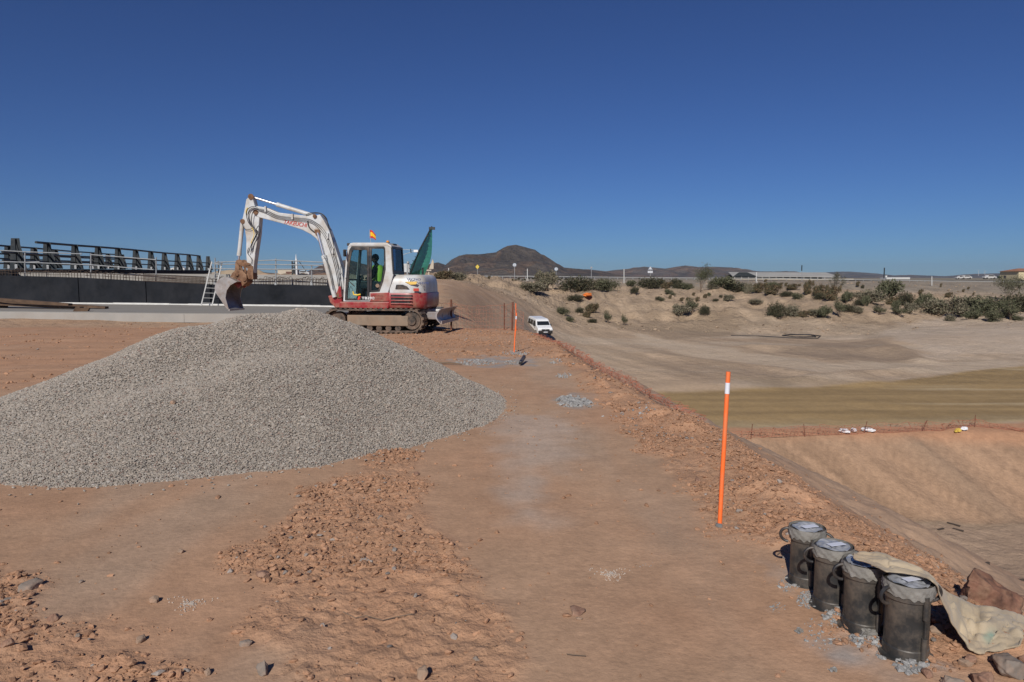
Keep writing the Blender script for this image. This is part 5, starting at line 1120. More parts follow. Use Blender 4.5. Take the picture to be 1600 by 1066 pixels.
# ------------------------------------------------------------------ highway furniture and far buildings
m_post = mat('marker_white', (.52, .52, .50), .6, var=.05); m_pole = mat('sign_pole', (.35, .35, .35), .5, .3, var=.1); m_sw = mat('sign_white', (.55, .56, .58), .5, var=.05); m_sy = mat('sign_yellow', (.72, .52, .04), .5, var=.05); m_sb = mat('sign_blue_grey', (.22, .27, .33), .5)
for px, pb, pt, lab in ((824, 436, 420, 'white marker post between the two round signs'), (701, 434, 419, 'short white marker post at the foot of the brown mountain'), (975, 440, 420.5, 'white marker post above the small dark shrub, middle of the highway'), (1182, 440, 425.5, 'white marker post in front of the left end of the shed'), (1456, 447, 432, 'white marker post right of the low white building')):
    d = 186; b, t_ = W(px, pb, d), W(px, pt, d); t = thing('marker_post', lab, 'marker post', tuple(b), 0, 'white marker posts')
    MB().bar(b, t_, .20, .12).build('post', m_post, t, world=True, bevel=.03); MB().box((b.x, b.y, b.z-.2), (.6, .5, .6)).build('footing', m_conc, t, world=True)
def sign(px, pb, pt, shape, m, lab, r=3.0, d=215):
    b, t_ = W(px, pb, d), W(px, pt, d); t = thing('road_sign', lab, 'road sign', tuple(b)); k = d/F; MB().bar(b-Vector((0, 0, .5)), t_, .11, .11).build('pole', m_pole, t, world=True); c = Vector((t_.x, t_.y-.1, t_.z-r*k*.2))
    if shape == 'round':
        p = MB().cyl((c.x, c.y, c.z), (c.x, c.y-.06, c.z), r*k, n=20).build('plate', m_sb, t, world=True); MB().cyl((c.x, c.y-.06, c.z), (c.x, c.y-.08, c.z), r*k*.72, n=20).build('face', m, t, world=True)
        MB().box((c.x, c.y-.09, c.z), (r*k*.22, .02, r*k*.9)).build('symbol', m_sb, t, world=True)
    elif shape == 'tri':
        p = MB().prism([(c.x-r*k*1.3, c.z-r*k*.7), (c.x+r*k*1.3, c.z-r*k*.7), (c.x, c.z+r*k*1.4)], c.y-.06, c.y).build('plate', m_sb, t, world=True)
        MB().prism([(c.x-r*k*.85, c.z-r*k*.45), (c.x+r*k*.85, c.z-r*k*.45), (c.x, c.z+r*k*.9)], c.y-.08, c.y-.06).build('face', m, t, world=True)
        MB().box((c.x, c.y, c.z-r*k*1.8), (r*k*2.6, .06, r*k*1.1)).build('lower_plate', m, t, world=True)
    else: MB().prism([(c.x-r*k, c.z), (c.x, c.z-r*k*1.2), (c.x+r*k, c.z), (c.x, c.z+r*k*1.2)], c.y-.06, c.y).build('plate', m, t, world=True); MB().box((c.x, c.y-.07, c.z), (.1, .02, r*k*.9)).build('symbol', m_pole, t, world=True)
sign(746, 434, 416.5, 'dia', m_sy, 'yellow warning sign at the left side of the mountain'); sign(804, 434, 413.5, 'round', m_sw, 'round white sign in front of the mountain summit')
sign(869, 434, 420, 'round', m_sw, 'round white sign at the right foot of the mountain'); sign(924, 434, 418, 'round', m_pole, 'small dark sign on a thin pole between mountain and low hills', 1.8); sign(1016, 438, 419, 'tri', m_sw, 'triangular white-faced sign with a plate under it by the low hills')
for px, pb, pt, lab in ((1253, 440, 414, 'thin pole with a short dark top over the shed roof'), (1382, 446, 418, 'slim lattice pole by the big leafy bush')):
    b, t_ = W(px, pb, 195), W(px, pt, 195); t = thing('pole', lab, 'pole', tuple(b)); MB().tube([b, t_], .07, 6).build('shaft', m_pole, t, world=True); MB().bar(t_-Vector((0, 0, .1)), t_-Vector((0, 0, 1.6 if px < 1300 else 3)), .22).build('head', m_par, t, world=True)
gr_ = thing('guardrail', 'long thin crash barrier running along the highway', 'guardrail', tuple(W(760, 433, 205))); mb = MB(); pm_ = MB()
gl = [(735, 431.5), (830, 431.8), (975, 433.5), (1100, 434.5), (1200, 434.8), (1330, 437.2), (1480, 439.3), (1620, 440.5), (1800, 441)]
for (a_, b_), (c_, d_) in zip(gl, gl[1:]): mb.bar(W(a_, b_, 205), W(c_, d_, 205), .08, .20)
mb.build('beam', mat('dull_zinc', (.30, .30, .29), .7, .1), gr_, world=True)
for k in range(90):
    px = 737+k*12; py = float(np.interp(px, [g_[0] for g_ in gl], [g_[1] for g_ in gl])); p = W(px, py, 205.1); pm_ = MB().bar(p-Vector((0, 0, .9)), p, .12).build('post', m_galv, gr_, world=True)
# carriageway strip
road = MB(); vs = []; 
for k in range(60):
    px = 560+k*24
    y0, y1 = 212, 224; x0 = (px-CX)/F*y0; x1 = (px-CX)/F*y1
    vs += [(x0, y0, hz(x0, y0)+.3), (x1, y1, hz(x0, y0)+.34)]
road.add(vs, [(2*k, 2*k+2, 2*k+3, 2*k+1) for k in range(59)]+[]); ro_ = road.build('highway', mat('pale_asphalt', (.22, .20, .175), .9, var=.08, scale=.1)); tag(ro_, 'pale strip of highway carriageway', None, None, 'structure')
# long shed
D = 330; sh_ = thing('shed', 'long low open-sided shed with a pale grey roof beyond the highway', 'shed', tuple(W(1240, 437, D)))
A, R0_, R1_, e0 = W(1157, 437, D), W(1170, 424.5, D), W(1305, 426.8, D), W(1332, 437, D)
xw0, xr0, xw1 = W(1157, 0, D).x, W(1170, 0, D).x, W(1332, 0, D).x; zg = W(0, 438, D).z-2; ze = W(0, 432.5, D).z; zr = W(0, 425.6, D).z
MB().add([(xw0, D, ze), (xw1, D, ze-.3), (xw1, D+16, zr-.2), (xr0-1, D+16, zr), (xw0, D, ze+.25), (xw1, D, ze-.05), (xw1, D+16, zr+.05), (xr0-1, D+16, zr+.25)], [(3, 2, 1, 0), (4, 5, 6, 7), (0, 1, 5, 4), (1, 2, 6, 5), (2, 3, 7, 6), (3, 0, 4, 7)]).build('roof', mat('grey_sheet', (.36, .35, .32), .7, var=.1, scale=.1), sh_, world=True)
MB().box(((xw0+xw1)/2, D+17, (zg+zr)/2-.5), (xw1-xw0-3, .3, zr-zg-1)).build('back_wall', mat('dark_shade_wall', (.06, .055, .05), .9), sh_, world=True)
MB().add([(xw0, D-.1, ze), (xr0-1, D-.1, zr), (xr0+3, D-.1, zr), (xr0+8, D-.1, ze)], [(0, 1, 2, 3)]).build('gable', m_par, sh_, world=True)
for k in range(16): x = xw0+1+(xw1-xw0-2)*k/15; MB().bar((x, D+.3, zg), (x, D+.3, ze), .35).build('column', m_conc, sh_, world=True)
MB().box(((xw0+xw1)/2, D-6, W(0, 437.5, D-6).z), (xw1-xw0+6, .3, 1.0)).build('yard_wall', m_cream, sh_, world=True)
D = 700; wh_ = thing('white_building', 'low white flat building with a short chimney on the far plain', 'building', tuple(W(1402, 438, D))); p0, p1 = W(1385, 439, D), W(1422, 433.5, D)
MB().box(((p0.x+p1.x)/2, D+6, (p0.z+p1.z)/2), (p1.x-p0.x, 12, p1.z-p0.z)).build('wall', m_post, wh_, world=True); MB().box((W(1409, 0, D).x, D+5, W(0, 432.6, D).z), (1.6, 1.6, 2.4)).build('chimney', m_post, wh_, world=True); MB().box(((p0.x+p1.x)/2, D-.1, p0.z+1.2), ((p1.x-p0.x)*.7, .3, .9)).build('window_band', m_black, wh_, world=True)
D = 260; hs_ = thing('house', 'cream two-storey house with a tiled roof cut by the right edge', 'house', tuple(W(1600, 445, D))); p0, p1 = W(1590.5, 447, D), W(1640, 424, D)
MB().box(((p0.x+p1.x)/2, D+5, (p0.z+p1.z)/2), (p1.x-p0.x, 10, p1.z-p0.z)).build('wall', mat('yellow_render', (.55, .47, .30), .85, var=.06), hs_, world=True)
cx3 = (p0.x+p1.x)/2; hw_ = (p1.x-p0.x)/2+.5; MB().add([(cx3-hw_, D-.5, p1.z), (cx3+hw_, D-.5, p1.z), (cx3+hw_, D+10.5, p1.z), (cx3-hw_, D+10.5, p1.z), (cx3-hw_*.4, D+5, p1.z+1.1), (cx3+hw_*.4, D+5, p1.z+1.1)], [(3, 2, 1, 0), (0, 1, 5, 4), (2, 3, 4, 5), (3, 0, 4), (1, 2, 5)]).build('roof', mat('tile_roof', (.30, .14, .08), .8, var=.2, scale=1), hs_, world=True)
MB().box((W(1597, 0, D).x, D-.03, W(0, 433, D).z), (.9, .08, 1.1)).build('window', m_black, hs_, world=True)
MB().box((W(1582, 0, D).x, D-4, W(0, 444, D).z), (9, .3, 2.0)).build('garden_wall', m_cream, hs_, world=True)
# palm-like dark tree
x, y = W(1561, 445, 240).x, 240.; z = hz(x, y); pt_ = thing('palm_tree', 'small dark palm tree standing left of the yellow house', 'tree', (x, y, z)); ph = W(0, 434.5, 240).z-z
MB().tube([(0, 0, 0), (.05, 0, ph)], [.3, .22], 8).build('trunk', m_twig, pt_); mb = MB()
for k in range(46):
    a = rs.uniform(0, 2*PI); l = rs.uniform(1.0, 1.7); e = rs.uniform(-.4, .9); d = Vector((math.cos(a), math.sin(a), 0)); s_ = Vector((-d.y, d.x, 0))*.10; b0 = Vector((0, 0, ph)); m_ = b0+d*l*.55+Vector((0, 0, l*.55*e+.1)); t_ = b0+d*l+Vector((0, 0, l*e*.7-.2))
    mb.add([b0-s_*.3, b0+s_*.3, m_+s_, t_, m_-s_], [(0, 1, 2, 3, 4)])
mb.build('crown', mat('palm_leaf', (.035, .055, .025), .7, var=.2), pt_)
for px, py, sc_, lab in ((1545, 445, 1, 'pale car passing at the far right of the highway'), (1508, 446, .9, 'small white vehicle on the far road left of the palm'), (1500, 446, .8, 'smaller white vehicle directly left of the other one on the far road')):
    p = W(px, py, 238); v = thing('parked_car', lab, 'car', (p.x, p.y, hz(p.x, p.y)+.2)); v.scale = (sc_,)*3
    MB().prism([(-2, .3), (-2, .85), (-1.2, .95), (-.6, 1.45), (.9, 1.45), (1.5, .95), (2, .85), (2, .3)], -.8, .8).build('body', m_white, v, bevel=.08)
    MB().prism([(-1.02, .95), (-.55, 1.36), (.82, 1.36), (1.25, .95)], -.82, .82).build('windows', m_black, v)
    for xx in (-1.25, 1.25): MB().cyl((xx, -.85, .32), (xx, .85, .32), .32).build('wheel', m_rub, v)
for px, hh_, lab in ((1529, 9, 'faint white wind turbine on the far hills, left one'), (1539, 7, 'faint white wind turbine on the far hills, right one')):
    D = 6450; b = W(px, 429, D); top_ = W(px, 429-hh_*.7, D); t = thing('wind_turbine', lab, 'wind turbine', tuple(b)); MB().tube([b-Vector((0, 0, 15)), top_], [2.2, 1.2], 8).build('tower', m_post, t, world=True)
    for k in range(3): a = 2*PI*k/3+.4+px; MB().tube([top_, top_+Vector((math.cos(a), 0, math.sin(a)))*20], [1.1, .3], 5).build('blade', m_post, t, world=True)

# ------------------------------------------------------------------ van, hose, nets, posts
vx, vy, vz = ground_at(843, 521, 85, 105); VY = math.radians(-90+15)
van = thing('van', 'white passenger van with dark bumper parked on the dirt track below the embankment', 'van', (vx, vy, vz), VY)
zf1 = hz(vx+math.cos(VY)*1.5, vy+math.sin(VY)*1.5); zf0 = hz(vx-math.cos(VY)*1.5, vy-math.sin(VY)*1.5); van.rotation_euler = (0, -max(-.07, min(.07, math.atan2(zf1-zf0, 3))), VY)
m_vw = mat('van_white', (.72, .73, .74), .3, var=.04); m_wd = mat('van_glass', (.015, .018, .022), .08, var=.1)
side = [(-2.4, .32), (-2.45, 1.0), (-2.38, 1.55), (-2.25, 1.92), (-1.9, 1.98), (.75, 1.97), (1.05, 1.86), (1.62, 1.22), (2.25, 1.02), (2.42, .85), (2.46, .34)]
def tumble(mb, w0, w1, zb_, zt2):
    for v in mb.v: 
        if v.z > zb_: v.y *= 1-(1-w1/w0)*(v.z-zb_)/(zt2-zb_)
    return mb
bd_ = tumble(MB().prism(side, -.95, .95), .95, .80, 1.05, 1.98).build('body', m_vw, van, bevel=.07, seg=3)
MB().add([(1.10, -.74, 1.80), (1.10, .74, 1.80), (1.60, .82, 1.26), (1.60, -.82, 1.26), (1.07, -.74, 1.78), (1.07, .74, 1.78), (1.57, .82, 1.24), (1.57, -.82, 1.24)], [(0, 1, 2, 3), (7, 6, 5, 4), (0, 4, 5, 1), (2, 6, 7, 3), (1, 5, 6, 2), (0, 3, 7, 4)]).build('windscreen', m_wd, van)
for sg in (-1, 1):
    for x0, x1 in ((-2.15, -1.2), (-1.1, -.05), (.08, 1.0)):
        xt = x1 if x1 < .9 else .82; MB().add([(x0, sg*.945, 1.14), (x1+(.28 if x1 > .9 else 0), sg*.945, 1.14), (xt, sg*.845, 1.72), (x0, sg*.845, 1.72), (x0, sg*.91, 1.14), (x1, sg*.91, 1.14), (xt, sg*.8, 1.72), (x0, sg*.8, 1.72)], [(0, 1, 2, 3), (7, 6, 5, 4), (0, 4, 5, 1), (2, 6, 7, 3), (1, 5, 6, 2), (0, 3, 7, 4)]).build('side_window', m_wd, van)
    mr_ = MB().box((1.12, sg*1.08, 1.22), (.12, .2, .24)).build('mirror', m_black, van, bevel=.03)
    MB().prism([(2.30, .80), (2.30, 1.0), (2.44, .86), (2.46, .78)], sg*.62-.2, sg*.62+.2).build('headlight', m_lens, van, bevel=.02)
    for xx in (-1.5, 1.52):
        w_ = MB().cyl((xx, sg*.76, .33), (xx, sg*.97, .33), .34, n=20).build('wheel', m_rub, van, smooth=True); MB().cyl((xx, sg*.965, .33), (xx, sg*.98, .33), .2, n=16).build('rim', m_galv, w_)
MB().box((2.42, 0, .5), (.2, 1.84, .42)).build('front_bumper', m_black, van, bevel=.05); MB().box((2.46, 0, .80), (.06, 1.0, .14)).build('grille', m_black, van)
MB().box((2.53, 0, .52), (.02, .52, .12)).build('number_plate', m_sw, van); MB().cyl((2.5, 0, .84), (2.52, 0, .84), .08, n=16).build('badge', m_galv, van); MB().box((-2.46, 0, .45), (.12, 1.8, .3)).build('rear_bumper', m_black, van)

def onground(px, py, lo, hi, dz=.06): x, y, z = ground_at(px, py, lo, hi); return Vector((x, y, z+dz))
m_pipe = mat('black_pipe', (.015, .015, .016), .55, var=.1)
hp = [(1142, 525), (1190, 526), (1240, 529), (1278, 529.5), (1282, 526), (1265, 524), (1235, 524), (1222, 525.5), (1245, 528), (1275, 527.5), (1268, 525), (1230, 524)]
P = [onground(a, b, 60, 130) for a, b in hp]; Q = []
for i in range(len(P)-1):
    for k in range(6): Q.append(P[i].lerp(P[i+1], k/6)+Vector((0, 0, .01*i)))
tag(MB().tube(Q, .07, 6).build('coiled_hose', m_pipe, smooth=True), 'long black hose ending in a flat coil on the pale track across the pit', 'hose')
m_onet = mat('orange_netting', (.40, .15, .09), .8, var=.2, scale=2); m_rod = mat('rusty_rod', (.16, .06, .035), .8, .2, var=.25, scale=6)
def netstrip(name, label, line, hts, cell=.28, th=.022, seed=0, sag=.3, cat='netting'):
    """open plastic mesh: strands knotted in a grid along a line of ground points"""
    rr = random.Random(seed); P = []
    for i in range(len(line)-1):
        n_ = max(1, int((line[i+1]-line[i]).length/cell))
        for k in range(n_): P.append((line[i].lerp(line[i+1], k/n_), hts[i]*(1-k/n_)+hts[i+1]*k/n_))
    P.append((line[-1], hts[-1])); R = 6; mb = MB(); grid_ = []
    for i, (p, h) in enumerate(P):
        j1 = rr.uniform(-1, 1)*sag*.25; grid_.append([p+Vector((j1*(r/R)+rr.uniform(-.02, .02), sag*.3*math.sin(i*.7+r)*(r/R), max(.02, h*r/R+rr.uniform(-.03, .03)*(r > 0)))) for r in range(R+1)])
    for i in range(len(P)):
        for r in range(R): mb.bar(grid_[i][r], grid_[i][r+1], th)
        if i+1 < len(P):
            for r in range(R+1): mb.bar(grid_[i][r], grid_[i+1][r], th*(1.5 if r in (0, R) else 1))
    t = mb.build(name, m_onet); return tag(t, label, cat)
def rod(px, pb, pt, d, r, m, name, label, cat, lean=0, z=None):
    b = W(px, pb, d); b.z = hz(b.x, b.y) if z is None else z; t_ = W(px+lean, pt, d+.05); t_ = Vector((t_.x, t_.y, t_.z)); o = MB().tube([(0, 0, -.1), t_-b], r, 8).build(name, m, smooth=True); o.location = b
    return tag(o, label, cat)
line = [W(px, 0, y) for px, y in ((640, 23), (705, 21.6), (740, 21.8), (788, 21.5), (800, 21.3), (818, 20.6))]
line = [Vector((p.x, p.y, hz(p.x, p.y))) for p in line]
netstrip('orange_net', 'orange plastic mesh strung between rusty rods behind the digger blade', line, [.85, .8, .72, .78, .85, .5], .09, .0042, 3, .25)
rod(705, 519, 468, 21.5, .028, m_rod, 'iron_rod', 'thick rusty rod just right of the digger blade', 'rod')
rod(788, 521, 474, 21.6, .018, m_rod, 'iron_rod', 'thinner rusty rod, left one of the close pair at the platform corner', 'rod')
rod(800, 524, 472, 21.2, .028, m_rod, 'iron_rod', 'taller rusty rod beside the far orange stake', 'rod', 1.5)
rod(655, 510, 455, 24, .02, m_rod, 'iron_rod', 'rusty diagonal rod leaning behind the blade', 'rod', -6)
# mesh slumped along the embankment edge
ep = [(20.3, .1), (18, .12), (16, .14), (14, .16), (12.2, .18), (10.8, .2), (9.4, .24), (8.3, .30)]
line = []
for y, o_ in ep: x = float(brink(y))+o_+.05; line.append(Vector((x, y, hz(x, y)+.02)))
netstrip('orange_net', 'faded orange mesh slumped along the crumbling embankment edge beside the van', line, [.05, .09, .13, .14, .13, .12, .10, .08], .06, .0026, 4, .4)
# mesh and rods along the far lip of the pit
lp = [(1090, 694), (1140, 690), (1200, 683), (1280, 680), (1330, 679), (1400, 676), (1450, 673), (1470, 674), (1520, 666), (1560, 670), (1600, 675), (1680, 670)]
line = [onground(a, b, 40, 46, 0) for a, b in lp]; netstrip('orange_net', 'rust-orange mesh fence sagging along the top of the cut slope across the pit', line, [.5, .5, .55, .6, .55, .6, .55, .5, .5, .3, .2, .2], .2, .011, 5, .8)
for px, pb, pt, ln, lab in ((1173, 687, 662, 2, 'thin rod holding the far mesh, leftmost'), (1258, 682, 662, -3, 'thin rod holding the far mesh left of the white bags'), (1350, 677, 658, 4, 'thin rod holding the far mesh above the white bags'), (1440, 674, 656, 8, 'leaning rod in the sagging part of the far mesh'), (1523, 667, 648, 0, 'tallest rod of the far mesh, near the right edge')):
    p = onground(px, pb, 40, 46, 0); o = MB().tube([(0, 0, -.1), (ln*p.y/F, 0, (pb-pt)*p.y/F)], .022, 6).build('iron_rod', m_rod); o.location = p; tag(o, lab, 'rod', 'rods along the far lip of the pit')
m_bag = mat('white_plastic', (.72, .72, .74), .5, var=.08, scale=8); m_yb = mat('yellow_plastic', (.62, .45, .08), .5)
def blob(name, p, dims, seed, m, label, cat, sub=2, jag=.3, flat=True, rot=None, smooth=False, parent=None, freq=1.0, boxy=0):
    bm = bmesh.new(); bmesh.ops.create_icosphere(bm, subdivisions=sub, radius=1); rr = random.Random(seed); off = Vector((rr.uniform(-9, 9),)*3)
    from mathutils import noise as mn
    for v in bm.verts:
        c = v.co.copy()
        if boxy: mxx = max(abs(c.x), abs(c.y), abs(c.z)); c = c.lerp(c/mxx*.85, boxy)
        k = 1+jag*mn.noise(c*1.3*freq+off)+jag*.5*mn.noise(c*3.1*freq+off)+jag*.2*mn.noise(c*7*freq+off); v.co = Vector((c.x*k*dims[0], c.y*k*dims[1], c.z*k*dims[2]))
        if flat and v.co.z < -dims[2]*.5: v.co.z = -dims[2]*.5
    me = bpy.data.meshes.new(name)
    for f in bm.faces: f.smooth = smooth
    bm.to_mesh(me); bm.free(); o = link(name, me, m, parent); o.location = p; o.rotation_euler = rot or (0, 0, rr.uniform(0, 6)); return tag(o, label, cat) if label else o
for px, py, w_, lab, m in ((1319, 676.5, .32, 'white plastic bag at the left end of the rubbish by the far mesh', m_bag), (1334, 675, .24, 'small white plastic scrap between the two larger bags by the far mesh', m_bag), (1357, 674.5, .36, 'crumpled white plastic bag right of the rod by the far mesh', m_bag), (1506, 673, .22, 'white scrap beside the yellow piece by the far mesh', m_bag), (1496, 676, .22, 'yellow plastic scrap by the far mesh', m_yb)):
    blob('plastic_bag', onground(px, py, 40, 46, .12), (w_, w_*.6, .14), int(px), m, lab, 'plastic bag', 3, .6)
blob('orange_sheet', onground(918, 463, 130, 170, .2), (1.5, .7, .42), 5, mat('orange_sheet', (.80, .22, .04), .7), 'bright orange crumpled netting lying between shrubs on the far terrace', 'netting', 3, .5)
for px, py, l_, a_, lab in ((1490, 821, .62, -.5, 'dark plank upper left one on the pit floor'), (1497, 829, .5, -.45, 'dark plank lower of the close pair on the pit floor'), (1470, 828, .45, .25, 'broken dark stick left of the plank pair on the pit floor'), (1539, 884, .5, .1, 'short dark plank above the big reddish boulder'), (1592, 910, .6, -.05, 'dark plank near the right edge of the pit floor')):
    p = onground(px, py, 12, 40, .04); k_ = p.y/35; o = MB().box((0, 0, 0), (l_*k_, .10*k_, .05)).build('plank', mat('dark_plank', (.06, .045, .035), .85)); o.location = p; o.rotation_euler[2] = a_*2; tag(o, lab, 'plank')
# ------------------------------------------------------------------ foreground: stakes, test moulds, sack, rocks
m_or = mat('fluorescent_orange', (.95, .17, .03), .55, var=.05, scale=5, dirt=(.55, .24, .12), dirt_amt=.34); m_tape = mat('white_tape', (.72, .74, .80), .4, var=.04)
def stake(px, pb, ptop, lean, r, label, tape, ysn):
    g0 = G(px, pb, 0); z = hz(g0.x, g0.y); g0 = G(px, pb, z); t = thing('orange_stake', label, 'marking stake', tuple(g0), 0, None); top = W(px+lean, ptop, g0.y)
    d = top-g0; MB().tube([(0, 0, -.08), d*.3, d], r, 14).build('stake', m_or, t, smooth=True)
    a, b = tape; MB().tube([d*a, d*b], r*1.06, 14).build('tape_band', m_tape, t, smooth=True); return t
stake(1124, 821, 581, 14, .0145, 'tall orange stake with a white band standing at the path edge in front', (.86, .93), 0)
stake(803, 551, 489, 4, .0135, 'smaller orange stake with a white band at the far corner of the platform', (.84, .92), 0)
rod(806.5, 528, 474, 20.8, .012, m_or, 'orange_stake', 'thin orange stick directly behind the far orange stake', 'marking stake', -.5)
blob('mortar_lump', G(1124, 822, hz(G(1124, 822).x, G(1124, 822).y)), (.03, .025, .018), 77, mat('wet_mortar', (.16, .16, .155), .9, var=.2, bump=.003), 'small grey lump at the foot of the near stake', 'mortar lump', 2, .3)

m_mould = mat('mould_steel', (.050, .050, .050), .45, .35, var=.35, scale=7, dirt=(.20, .165, .13), dirt_amt=.40, dscale=8, bump=.0008, bscale=60)
m_crust = mat('cement_crust', (.20, .19, .172), .92, var=.3, scale=20, bump=.006, bscale=70)
m_film = mat('wet_film', (.30, .31, .33), .16, var=.3, scale=12, bump=.003, bscale=22, spec=.8)
m_label = mat('paper_slip', (.62, .64, .72), .5, var=.08)
def crust_ring(c, r, z0, z1, seed, m, parent, name='cement_crust', amp=.007, drip=.03):
    n = 96; rr = random.Random(seed); ph = [rr.uniform(0, 6) for _ in range(6)]; mb = MB(); rows = 9
    for j in range(rows):
        t = j/(rows-1)
        for k in range(n):
            a = 2*PI*k/n; w_ = .5+.5*math.sin(a*5+ph[0])*math.sin(a*3+ph[1]); lo = z0-drip*max(0, w_)*(.6+.4*math.sin(a*17+ph[2])); z = lo+(z1-lo)*t
            b = amp*(1+.8*math.sin(a*13+ph[3]+j)+.6*math.sin(a*29+ph[4]-j*1.7)+.5*rr.uniform(-1, 1))*math.sin(PI*min(1, .15+t*.85)) ; mb.v.append(Vector((c[0]+(r+b)*math.cos(a), c[1]+(r+b)*math.sin(a), c[2]+z)))
    for j in range(rows-1):
        for k in range(n): k2 = (k+1) % n; mb.f.append((j*n+k, j*n+k2, (j+1)*n+k2, (j+1)*n+k))
    return mb.build(name, m, parent, smooth=True, auto=60)
def mould(px, pb, H, R, rot, label, seed, slip=True, h_an=(0, PI)):
    g = G(px, pb, 0); z = hz(g.x, g.y)-.012; g = G(px, pb, z); t = thing('test_mould', label, 'concrete mould', tuple(g), rot, 'steel test moulds beside the sack')
    MB().lathe([(R+.022, 0), (R+.022, .012), (R+.005, .014), (R+.004, .05), (R, .055)], n=40).build('base_plate', m_mould, t, smooth=True, auto=30)
    MB().lathe([(R*.3, .012), (R, .013), (R+.0005, H*.2), (R, H*.86), (R, H*.88)], n=56, wob=.002).build('cylinder_body', m_mould, t, smooth=True, auto=50)
    MB().lathe([(R-.002, H*.80), (R+.009, H*.805), (R+.009, H*.985), (R+.002, H), (R-.012, H+.001), (R-.014, H-.006)], n=56).build('collar', m_mould, t, smooth=True, auto=35)
    rr = random.Random(seed); mb = MB(); n = 48; V = [Vector((0, 0, H+.004))]
    for j in range(1, 10):
        for k in range(n): a = 2*PI*k/n; r_ = (R-.004)*j/9; V.append(Vector((r_*math.cos(a), r_*math.sin(a), H+.004+.003*math.sin(a*3+j*.8+seed)+.002*math.sin(a*7-j*1.3)+rr.uniform(-.0012, .0012))))
    mb.v = V; mb.f = [(0, 1+k, 1+(k+1) % n) for k in range(n)]+[(1+j*n+k, 1+(j+1)*n+k, 1+(j+1)*n+(k+1) % n, 1+j*n+(k+1) % n) for j in range(8) for k in range(n)]
    mb.build('filled_top', m_film, t, smooth=True)
    crust_ring((0, 0, 0), R+.0125, H*.88, H+.007, seed, m_crust, t, amp=.0028, drip=.018)
    for ha in h_an:
        hx_, hy_ = math.cos(ha), math.sin(ha); sx_, sy_ = -hy_, hx_; pts = []
        c_ = (R+.012)
        for k in range(13):
            a = PI*k/12; rr_ = .032; pts.append((c_*hx_+rr_*math.sin(a)*1.25*hx_, c_*hy_+rr_*math.sin(a)*1.25*hy_, H*.84-.036*math.cos(a)))
        MB().tube(pts, .0075, 8).build('handle', m_black, t, smooth=True)
    for sa in (.15, PI+.15):   # clamping seam bars
        for z0, z1 in ((H*.08, H*.36), (H*.60, H*.90)):
            c_, s_ = math.cos(sa-PI/2), math.sin(sa-PI/2); MB().tube([((R+.010)*c_, (R+.010)*s_, z0), ((R+.010)*c_, (R+.010)*s_, z1)], .0115, 10).build('clamp_pin', m_mould, t, smooth=True)
            MB().bar(((R+.004)*c_, (R+.004)*s_, H*.04), ((R+.004)*c_, (R+.004)*s_, H*.86), .005, .02).build('seam_flange', m_mould, t) if z0 < H*.3 else None
    if slip: MB().box((.01, -.01, H+.0125), (.085, .035, .002), rz=.3-rot).build('paper_slip', m_label, t)
    return t
mould(1258, 911, .30, .078, -.25, 'dark steel test mould, the farthest of the four, next to the stake side', 3, True, (PI-.1, -.35))
mould(1298, 949, .31, .080, .05, 'dark steel test mould second from the far end, wax paper on top', 8, True, (-.45, PI-.2))
mould(1347, 982, .315, .083, .12, 'dark steel test mould partly covered by the sack edge, third from the far end', 13, False, (PI-.25, -.5))
mould(1414, 1022, .325, .085, .10, 'dark steel test mould nearest to the camera with two clamp pins facing it', 21, True, (PI+.15, -.12))

# burlap sack: draped over the third mould, down to the ground on the right
m_sack = mat('burlap', (.40, .325, .225), .95, var=.12, scale=6, dirt=(.33, .25, .17), dirt_amt=.32, dscale=5, bump=.006, bscale=40)
nt_ = m_sack.node_tree; bs = nt_.nodes['Principled BSDF']; bs.inputs['Sheen Weight'].default_value = .15
def Zp(X, Y): return 1200+X/4, 800+Y/4
ST = [((530, 275), (545, 300), .338, .338), ((600, 258), (640, 330), .346, .342), ((690, 262), (735, 375), .345, .34), ((790, 295), (800, 385), .335, .325), ((900, 350), (960, 410), .325, .345), ((985, 392), (1035, 440), .29, .345), ((1050, 450), (1075, 540), .24, .26),
      ((1120, 505), (1150, 690), .16, .13), ((1200, 545), (1215, 800), .08, .04), ((1300, 590), (1262, 868), .05, .012), ((1400, 600), (1330, 888), .06, .012), ((1500, 625), (1420, 872), .05, .012), ((1570, 640), (1500, 862), .045, .012), ((1640, 690), (1580, 835), .02, .012)]
NS, NT = 110, 44
def catm(P, t):
    u = t*(len(P)-1); i = min(int(u), len(P)-2); f = u-i; p0, p1, p2, p3 = P[max(i-1, 0)], P[i], P[i+1], P[min(i+2, len(P)-1)]
    return .5*((2*p1)+(p2-p0)*f+(2*p0-5*p1+4*p2-p3)*f*f+(-p0+3*p1-3*p2+p3)*f**3)
def gpos(X, Y, zz):
    px, py = Zp(X, Y); p = G(px, py, zz)
    for _ in range(3): p = G(px, py, zz+hz(p.x, p.y))
    return p
TP = [gpos(*s[0], s[2]) for s in ST]; BP = [gpos(*s[1], s[3]) for s in ST]
XY = []
for i in range(NS):
    t = i/(NS-1); a, b = catm(TP, t), catm(BP, t)
    for j in range(NT): u = j/(NT-1); XY.append(a.lerp(b, u))
A_ = np.array([tuple(p) for p in XY]); U = np.tile(np.linspace(0, 1, NT), NS); T_ = np.repeat(np.linspace(0, 1, NS), NT)
wr = np.where(T_ > .55, 1., .45); loose = np.sin(PI*U)**.6
A_[:, 2] += wr*loose*(.034*fbm(T_*9+U*2, U*3, 3, 401)+.020*np.sin(U*13+T_*10+3.5*fbm(T_*6, U*4, 3, 402))+.014*fbm(T_*34, U*12, 3, 403))+wr*.012*loose
